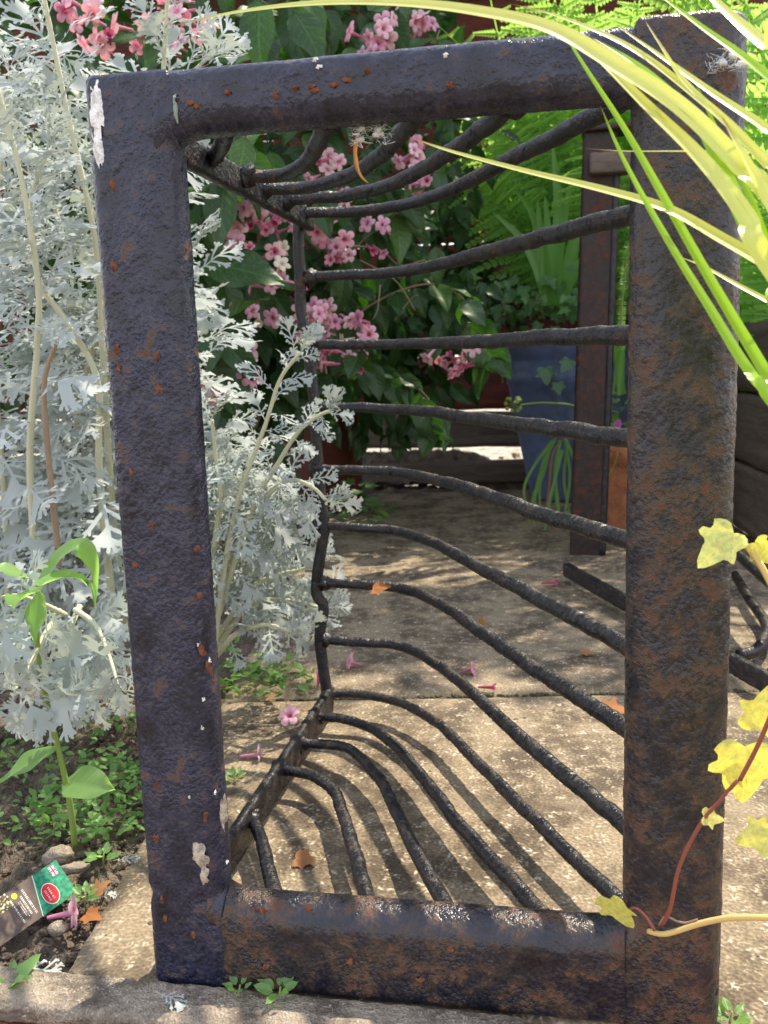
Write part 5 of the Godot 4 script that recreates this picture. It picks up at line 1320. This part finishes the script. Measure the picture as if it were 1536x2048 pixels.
	part(label, "card", card_mesh(0.031, 0.074), lm, Transform3D(facing(Vector3(-0.152, 0.006, -0.03), up, nrm, 1.0).basis, Vector3(-0.152, 0.006, -0.03) - label.position))

func card_mesh(w: float, l: float) -> ArrayMesh:
	var v := PackedVector3Array()
	var uv := PackedVector2Array()
	var idx := PackedInt32Array()
	var outline := [Vector2(-0.5, 0), Vector2(0.5, 0), Vector2(0.5, 0.88), Vector2(0.42, 0.97), Vector2(0.3, 1.0), Vector2(-0.5, 1.0)]
	# face, back and rim each with corners of their own, so that the edges stay crisp
	for side in 4:
		var k := 1.0 if side < 2 else 1.0008
		for o in outline:
			v.append(Vector3(o.x * w * k, o.y * l * k, 0.0004 if side % 2 == 0 else -0.0004))
			uv.append(Vector2(o.x + 0.5, 1.0 - o.y))
	for k in range(1, 5):
		idx.append_array([0, k + 1, k, 6, 6 + k, 7 + k])
	for k in 6:
		var n := (k + 1) % 6
		idx.append_array([12 + k, 12 + n, 18 + k, 12 + n, 18 + n, 18 + k])
	return mesh_of(v, idx, uv)

func plant_label_texture() -> ImageTexture:
	var w := 160
	var h := 400
	var im := Image.create(w, h, false, Image.FORMAT_RGB8)
	var n := noise(0.02, 5, 3)
	for y in h:
		for x in w:
			var c := Color(0.36, 0.3, 0.26) * (1.0 + 0.15 * n.get_noise_2d(x, y))
			var edge := 150.0 + (x - 80) * 0.35
			if y < edge: c = Color(0.08, 0.5, 0.36) * (1.0 + 0.4 * n.get_noise_2d(x * 2.0, y * 2.0))
			if absf(y - edge) < 2.0: c = Color(0.75, 0.85, 0.8)
			# red oval
			var e := Vector2((x - 102) / 42.0, (y - 100) / 34.0).length()
			if e < 1.08: c = Color(0.85, 0.9, 0.85)
			if e < 1.0: c = Color(0.78, 0.1, 0.13)
			# flag
			var fx := x - 30.0
			var fy := y - 36.0
			if absf(fx) < 22 and absf(fy) < 15:
				c = Color(0.25, 0.28, 0.55)
				var dg := minf(absf(fy - fx * 0.68), absf(fy + fx * 0.68))
				if dg < 4.5: c = Color(0.9, 0.88, 0.92)
				if dg < 1.6: c = Color(0.75, 0.2, 0.3)
				if absf(fx) < 6 or absf(fy) < 6: c = Color(0.92, 0.9, 0.92)
				if absf(fx) < 3.4 or absf(fy) < 3.4: c = Color(0.75, 0.16, 0.25)
			# blotches of picture on the brown half
			if y > 250 and x < 60:
				var k := n.get_noise_2d(x * 3.0, y * 3.0 + 90)
				if k > 0.12: c = Color(0.8, 0.76, 0.3) if k < 0.3 else Color(0.85, 0.85, 0.75)
			if Vector2(x - 30, y - 230).length() < 12: c = Color(0.85, 0.82, 0.2)
			im.set_pixel(x, y, Color(c.r, c.g, c.b).clamp())
	# rows of small white strokes standing for the print, too blurred to read
	for row in [[186, 26, 135, 9], [206, 44, 130, 8], [222, 60, 128, 3], [230, 60, 120, 3], [250, 48, 140, 7], [92, 76, 130, 8], [110, 80, 126, 8]]:
		var x: int = row[1]
		while x < row[2]:
			var g := rng.randi_range(2, 5)
			for dy in row[3]:
				if dy < 2 or dy > row[3] - 3 or rng.randf() < 0.6:
					im.fill_rect(Rect2i(x, row[0] + dy, g, 1), Color(0.93, 0.92, 0.9))
			x += g + rng.randi_range(2, 4)
	return ImageTexture.create_from_image(im)

func fallen(called: String, mesh: Mesh, mat: Material, at: Vector3, tip: Vector3, face: Vector3, size: float, label: String, category: String) -> void:
	var groups := {"blossom": "fallen pink blossoms and petals", "petal": "fallen pink blossoms and petals", "dead leaf": "dead leaves lying about", "leaf": "fallen silver leaves"}
	tag(part(self, called, mesh, mat, facing(at, tip, face, size)), label, category, groups[category])

func build_litter() -> void:
	var f := flower_shapes
	fallen("fallen_blossom", f[0], M.petal[0], Vector3(-0.111, 0.004, -0.058), Vector3(1, 0.1, -0.35), Vector3(0, 1, 0.3), 0.021, "pink blossom lying on the dark soil beside the plant label", "blossom")
	fallen("fallen_blossom", f[1], M.petal[1], Vector3(-0.06, 0.004, -0.353), Vector3(1, 0.05, -0.2), Vector3(0, 1, 0.3), 0.022, "pale pink blossom lying flat on the paving left of the back bar", "blossom")
	fallen("fallen_blossom", f[0], M.petal[2], Vector3(-0.013, 0.035, -0.38), Vector3(-0.2, 0.7, 0.7), Vector3(0, 0.4, 1), 0.02, "upright pink blossom perched on the lower back bar", "blossom")
	fallen("fallen_petal", f[3], M.petal[0], Vector3(-0.036, 0.008, -0.569), Vector3(0.1, 1, 0), Vector3(0, 0, 1), 0.018, "single pink petal standing against the foot of the thin back upright", "petal")
	fallen("fallen_blossom", f[2], M.petal[0], Vector3(-0.003, 0.004, -0.658), Vector3(-0.7, 0.3, 0.3), Vector3(0, 1, 0), 0.02, "crumpled red-pink blossom on the shaded paving between the second and third lowest side rods", "blossom")
	fallen("fallen_blossom", f[2], M.petal[1], Vector3(0.144, 0.004, -0.642), Vector3(0.8, 0.2, 0), Vector3(0, 1, 0), 0.02, "red-pink blossom by the paving joint near the middle rod", "blossom")
	fallen("fallen_petal", f[3], M.petal[1], Vector3(0.173, 0.004, -0.584), Vector3(1, 0.05, 0.1), Vector3(0, 1, 0), 0.02, "brownish pink petal lying on the joint between the paving slabs", "petal")
	fallen("fallen_blossom", f[3], M.petal[2], Vector3(0.246, 0.006, -1.127), Vector3(1, 0.1, 0.1), Vector3(0, 1, 0), 0.026, "magenta bud lying alone on the far paving before the rusty upright", "blossom")
	var iv := ivy_shapes
	fallen("dead_leaf", iv[0], M.dead_pale, Vector3(0.048, 0.004, -0.161), Vector3(1, 0.05, 0.1), Vector3(0.1, 1, 0.4), 0.02, "orange-brown lobed dead leaf on the paving between the first two rods", "dead leaf")
	fallen("dead_leaf", iv[1], M.dead, Vector3(0.316, 0.006, -0.519), Vector3(1, 0.1, 0), Vector3(0, 1, 0.2), 0.034, "red-brown dead leaf on the paving touching the right post", "dead leaf")
	fallen("dead_leaf", iv[2], M.dead_pale, Vector3(0.298, 0.004, -0.736), Vector3(1, 0.05, 0.2), Vector3(0, 1, 0.2), 0.02, "small orange dead leaf on the far slab near the right post", "dead leaf")
	fallen("dead_leaf", iv[3], M.dead_pale, Vector3(0.151, 0.012, -0.825), Vector3(0.1, 0.5, 0), Vector3(0, 0.3, 1), 0.016, "tiny orange leaf against the middle side rod", "dead leaf")
	fallen("dead_leaf", iv[0], M.dead, Vector3(0.069, 0.17, -0.422), Vector3(0.9, 0.2, 0.2), Vector3(0, 1, 0.5), 0.022, "curled brown leaf caught on a side rod next to the upright", "dead leaf")
	fallen("dead_leaf", iv[1], M.dead_pale, Vector3(-0.098, 0.002, -0.091), Vector3(0.5, 0.5, -0.3), Vector3(-0.3, 1, 0.5), 0.017, "bright orange dead leaf at the paving's soil edge", "dead leaf")
	fallen("dead_leaf", iv[2], M.dead, Vector3(-0.093, 0, -0.069), Vector3(1, 0.1, 0.3), Vector3(0, 1, 0.3), 0.016, "brown dead leaf on soil right of the pink blossom", "dead leaf")
	fallen("dead_leaf", iv[3], M.dead_pale, Vector3(-0.127, 0, -0.106), Vector3(0.3, 0.2, 0.6), Vector3(0, 1, 0.3), 0.013, "orange dead leaf just right of the plant label's top corner", "dead leaf")
	fallen("dead_leaf", iv[0], M.dead_pale, Vector3(-0.089, 0.004, -0.522), Vector3(0.6, 0.3, 0.3), Vector3(0, 1, 0.3), 0.017, "orange-brown dead leaf below the leaning dusty miller", "dead leaf")
	var s := silver_shapes
	fallen("fallen_silver_leaf", s[0], M.silver[0], Vector3(-0.113, 0, 0.003), Vector3(1, 0.1, -0.5), Vector3(0, 1, 0.3), 0.034, "fallen silver leaf lying on the soil at the lower left", "leaf")
	fallen("fallen_silver_leaf", s[1], M.silver[0], Vector3(0.006, 0.011, 0.022), Vector3(1, 0.02, 0.25), Vector3(0, 1, 0.1), 0.024, "fallen silver leaf lying on the stone coping", "leaf")
	fallen("fallen_silver_leaf", s[2], M.silver[1], Vector3(-0.107, 0, -0.144), Vector3(0.8, 0.2, -0.3), Vector3(0, 1, 0.3), 0.02, "grey shrivelled leaf at the slab edge beside the ground cover", "leaf")
	fallen("fallen_silver_leaf", s[3], M.silver[0], Vector3(-0.094, 0, -0.091), Vector3(0.7, 0.2, -0.4), Vector3(0, 1, 0.3), 0.014, "tiny silver leaf scrap on the slab's soil edge", "leaf")
	# a dried petal hanging from the top rail
	var dry := thing("dried_petal", "curled orange-brown dried petal hanging under the top rail", "petal", Vector3.ZERO)
	part(dry, "petal", ribbon(smooth_path([Vector3(0.153, 0.517, -0.04), Vector3(0.149, 0.521, -0.037), Vector3(0.147, 0.527, -0.035), Vector3(0.147, 0.535, -0.032), Vector3(0.149, 0.541, -0.03)], 0.002), 0.0034, 0.4, Vector3(0.4, 0.2, 1), 0.8, 0.5), M.dead_pale)
	part(dry, "thread", tube([Vector3(0.148, 0.541, -0.035), Vector3(0.15, 0.544, -0.035), Vector3(0.154, 0.547, -0.035), Vector3(0.159, 0.55, -0.035)], 0.0004, 0.0004, 4), M.straw)
	for web in [["white cobweb tangle hanging under the middle of the top rail", Vector3(0.159, 0.542, -0.02), 0.014], ["white cobweb wisp on the top right corner of the right post", Vector3(0.35, 0.557, 0.006), 0.012]]:
		var c := thing("cobweb", web[0], "cobweb", Vector3.ZERO, "cobwebs on the iron frame")
		for k in 60:
			var d := Vector3(rnd(-1, 1), rnd(-0.5, 0.4), rnd(-0.4, 0.2))
			var e := d + Vector3(rnd(-1, 1), rnd(-0.5, 0.5), rnd(-0.3, 0.3)) * 0.7
			var m := (d + e) * 0.35 + Vector3(rnd(-0.2, 0.2), rnd(-0.3, 0.1), 0.05)
			var at: Vector3 = web[1]
			var size: float = web[2]
			part(c, "thread", tube(smooth_path([at + d * size, at + m * size, at + e * size * 0.7], size * 0.15), 0.00013, 0.00009, 3), M.web)
		for k in 5:
			part(c, "fluff", pebble(Vector3(0.0022, 0.0014, 0.0012), k * 3.0, 1.2), M.web, Transform3D(Basis(), web[1] + Vector3(rnd(-0.5, 0.5), rnd(-0.3, 0.2), rnd(-0.2, 0.1)) * web[2]))
	# weeds at the frame's foot
	var sprouts := [[Vector3(0.085, 0.006, 0.007), 7, "bright green seedling in the crack between coping and frame", 0.013, 1.0], [Vector3(-0.056, 0, -0.307), 8, "small green sprout on the paving beside the left post", 0.011, 1.0], [Vector3(0.369, 0, -0.017), 9, "grassy sprout at the foot of the right post", 0.011, 1.0], [Vector3(0.023, 0, 0.188), 8, "pale green seedling beside the brown stone", 0.009, 1.0], [Vector3(-0.149, 0, -0.192), 8, "seedling with yellow-green leaves on the soil by the slab", 0.012, 1.0], [Vector3(-0.117, 0, -0.145), 10, "yellow-green weed at the slab edge above the grey shrivelled leaf", 0.012, 1.0], [Vector3(-0.103, 0, 0.017), 10, "green weed in the soil at the bottom left corner", 0.02, 1.0], [Vector3(-0.103, 0, -0.087), 10, "yellow-green weed at the slab edge next to the orange leaf", 0.012, 1.0], [Vector3(0.057, 0.004, 0.006), 6, "grey-green sprig under the left post's foot", 0.009, 1.0]]
	for q in sprouts:
		var w := thing("seedling", q[2], "weed", q[0], "seedlings in the cracks and soil")
		for k in q[1]:
			var a: float = TAU * k / q[1] + rnd(-0.3, 0.3)
			var d := Vector3(cos(a), rnd(0.4, 1.3), sin(a)).normalized()
			part(w, "leaf", green_shapes[rng.randi() % 6], M.weed, facing(d * 0.005, d, Vector3(0, 1, 0.4), q[3] * rnd(0.7, 1.2)))
		part(w, "stem", tube(PackedVector3Array([Vector3(0, -0.012, 0), Vector3(0, 0, 0), Vector3(0.001, 0.006, 0)]), 0.0008, 0.0007, 5), M.green_stem)
	# rubble beyond the bottom gap of the fence
	var heap := MultiMesh.new()
	heap.transform_format = MultiMesh.TRANSFORM_3D
	heap.mesh = pebble(Vector3.ONE, 9.0, 0.8)
	heap.instance_count = 700
	for k in 700:
		var x := rnd(-0.8, 0.75)
		var s2 := rnd(0.004, 0.016)
		heap.set_instance_transform(k, Transform3D(Basis.from_euler(Vector3(rnd(0, 6), rnd(0, 6), rnd(0, 6))).scaled(Vector3(s2, s2 * 0.7, s2)), Vector3(x, -0.05 + 0.07 * exp(-pow((x - 0.15) / 0.2, 2.0)) * rng.randf() + 0.02 * rng.randf(), rnd(-3.3, -2.85))))
	var ho := MultiMeshInstance3D.new()
	ho.name = "rubble"
	ho.multimesh = heap
	ho.material_override = M.gravel
	add_child(ho)
	tag(ho, "sunlit stone rubble seen through the gap below the fence", "rubble", "", "stuff")

# ---------------------------------------------------------------- the scene

func _ready() -> void:
	rng.seed = 20240611
	var cam := Camera3D.new()
	cam.name = "camera"
	cam.transform = Transform3D(Basis(Vector3(0.98338, -0.03180, -0.17877), Vector3(0.00201, 0.98639, -0.16440), Vector3(0.18157, 0.16130, 0.97006)), Vector3(0.2622, 0.4120, 0.5284))
	cam.near = 0.02
	cam.far = 400.0
	var lens := CameraAttributesPhysical.new()
	lens.frustum_focal_length = 12.0 / tan(deg_to_rad(57.930) * 0.5)
	lens.frustum_focus_distance = 0.66
	lens.frustum_near = 0.02
	lens.frustum_far = 400.0
	lens.exposure_aperture = 11.5
	cam.attributes = lens
	cam.fov = 57.930
	add_child(cam)
	var env := Environment.new()
	env.background_mode = Environment.BG_SKY
	var sky := ProceduralSkyMaterial.new()
	sky.sky_top_color = Color(0.66, 0.69, 0.76)
	sky.sky_horizon_color = Color(0.95, 0.93, 0.9)
	sky.sky_curve = 0.12
	sky.ground_horizon_color = Color(0.5, 0.48, 0.44)
	sky.ground_bottom_color = Color(0.3, 0.28, 0.25)
	sky.sky_energy_multiplier = 1.3
	env.sky = Sky.new()
	env.sky.sky_material = sky
	env.background_energy_multiplier = 1.0
	env.tonemap_mode = Environment.TONE_MAPPER_LINEAR
	env.tonemap_exposure = 1.72
	env.sdfgi_enabled = true
	env.ssao_enabled = true
	env.ssil_enabled = true
	var we := WorldEnvironment.new()
	we.name = "environment"
	we.environment = env
	add_child(we)
	var sun := DirectionalLight3D.new()
	sun.name = "sun"
	sun.light_energy = 1.5
	sun.light_color = Color(1.0, 0.95, 0.86)
	sun.light_angular_distance = 0.8
	sun.shadow_enabled = true
	sun.look_at_from_position(Vector3(0.40, 1.2, -0.62), Vector3.ZERO)
	add_child(sun)
	lumps = noise(190.0, 1, 2)
	grit = noise(520.0, 2, 2)
	broad = noise(45.0, 3, 3)
	make_materials()
	make_leaf_shapes()
	build_setting()
	build_fence()
	build_rack()
	build_second_rack()
	build_silver()
	build_weigela()
	build_tree()
	build_ferns()
	build_pot_corner()
	build_strap_plant()
	build_ivy_vine()
	build_bed()
	build_litter()
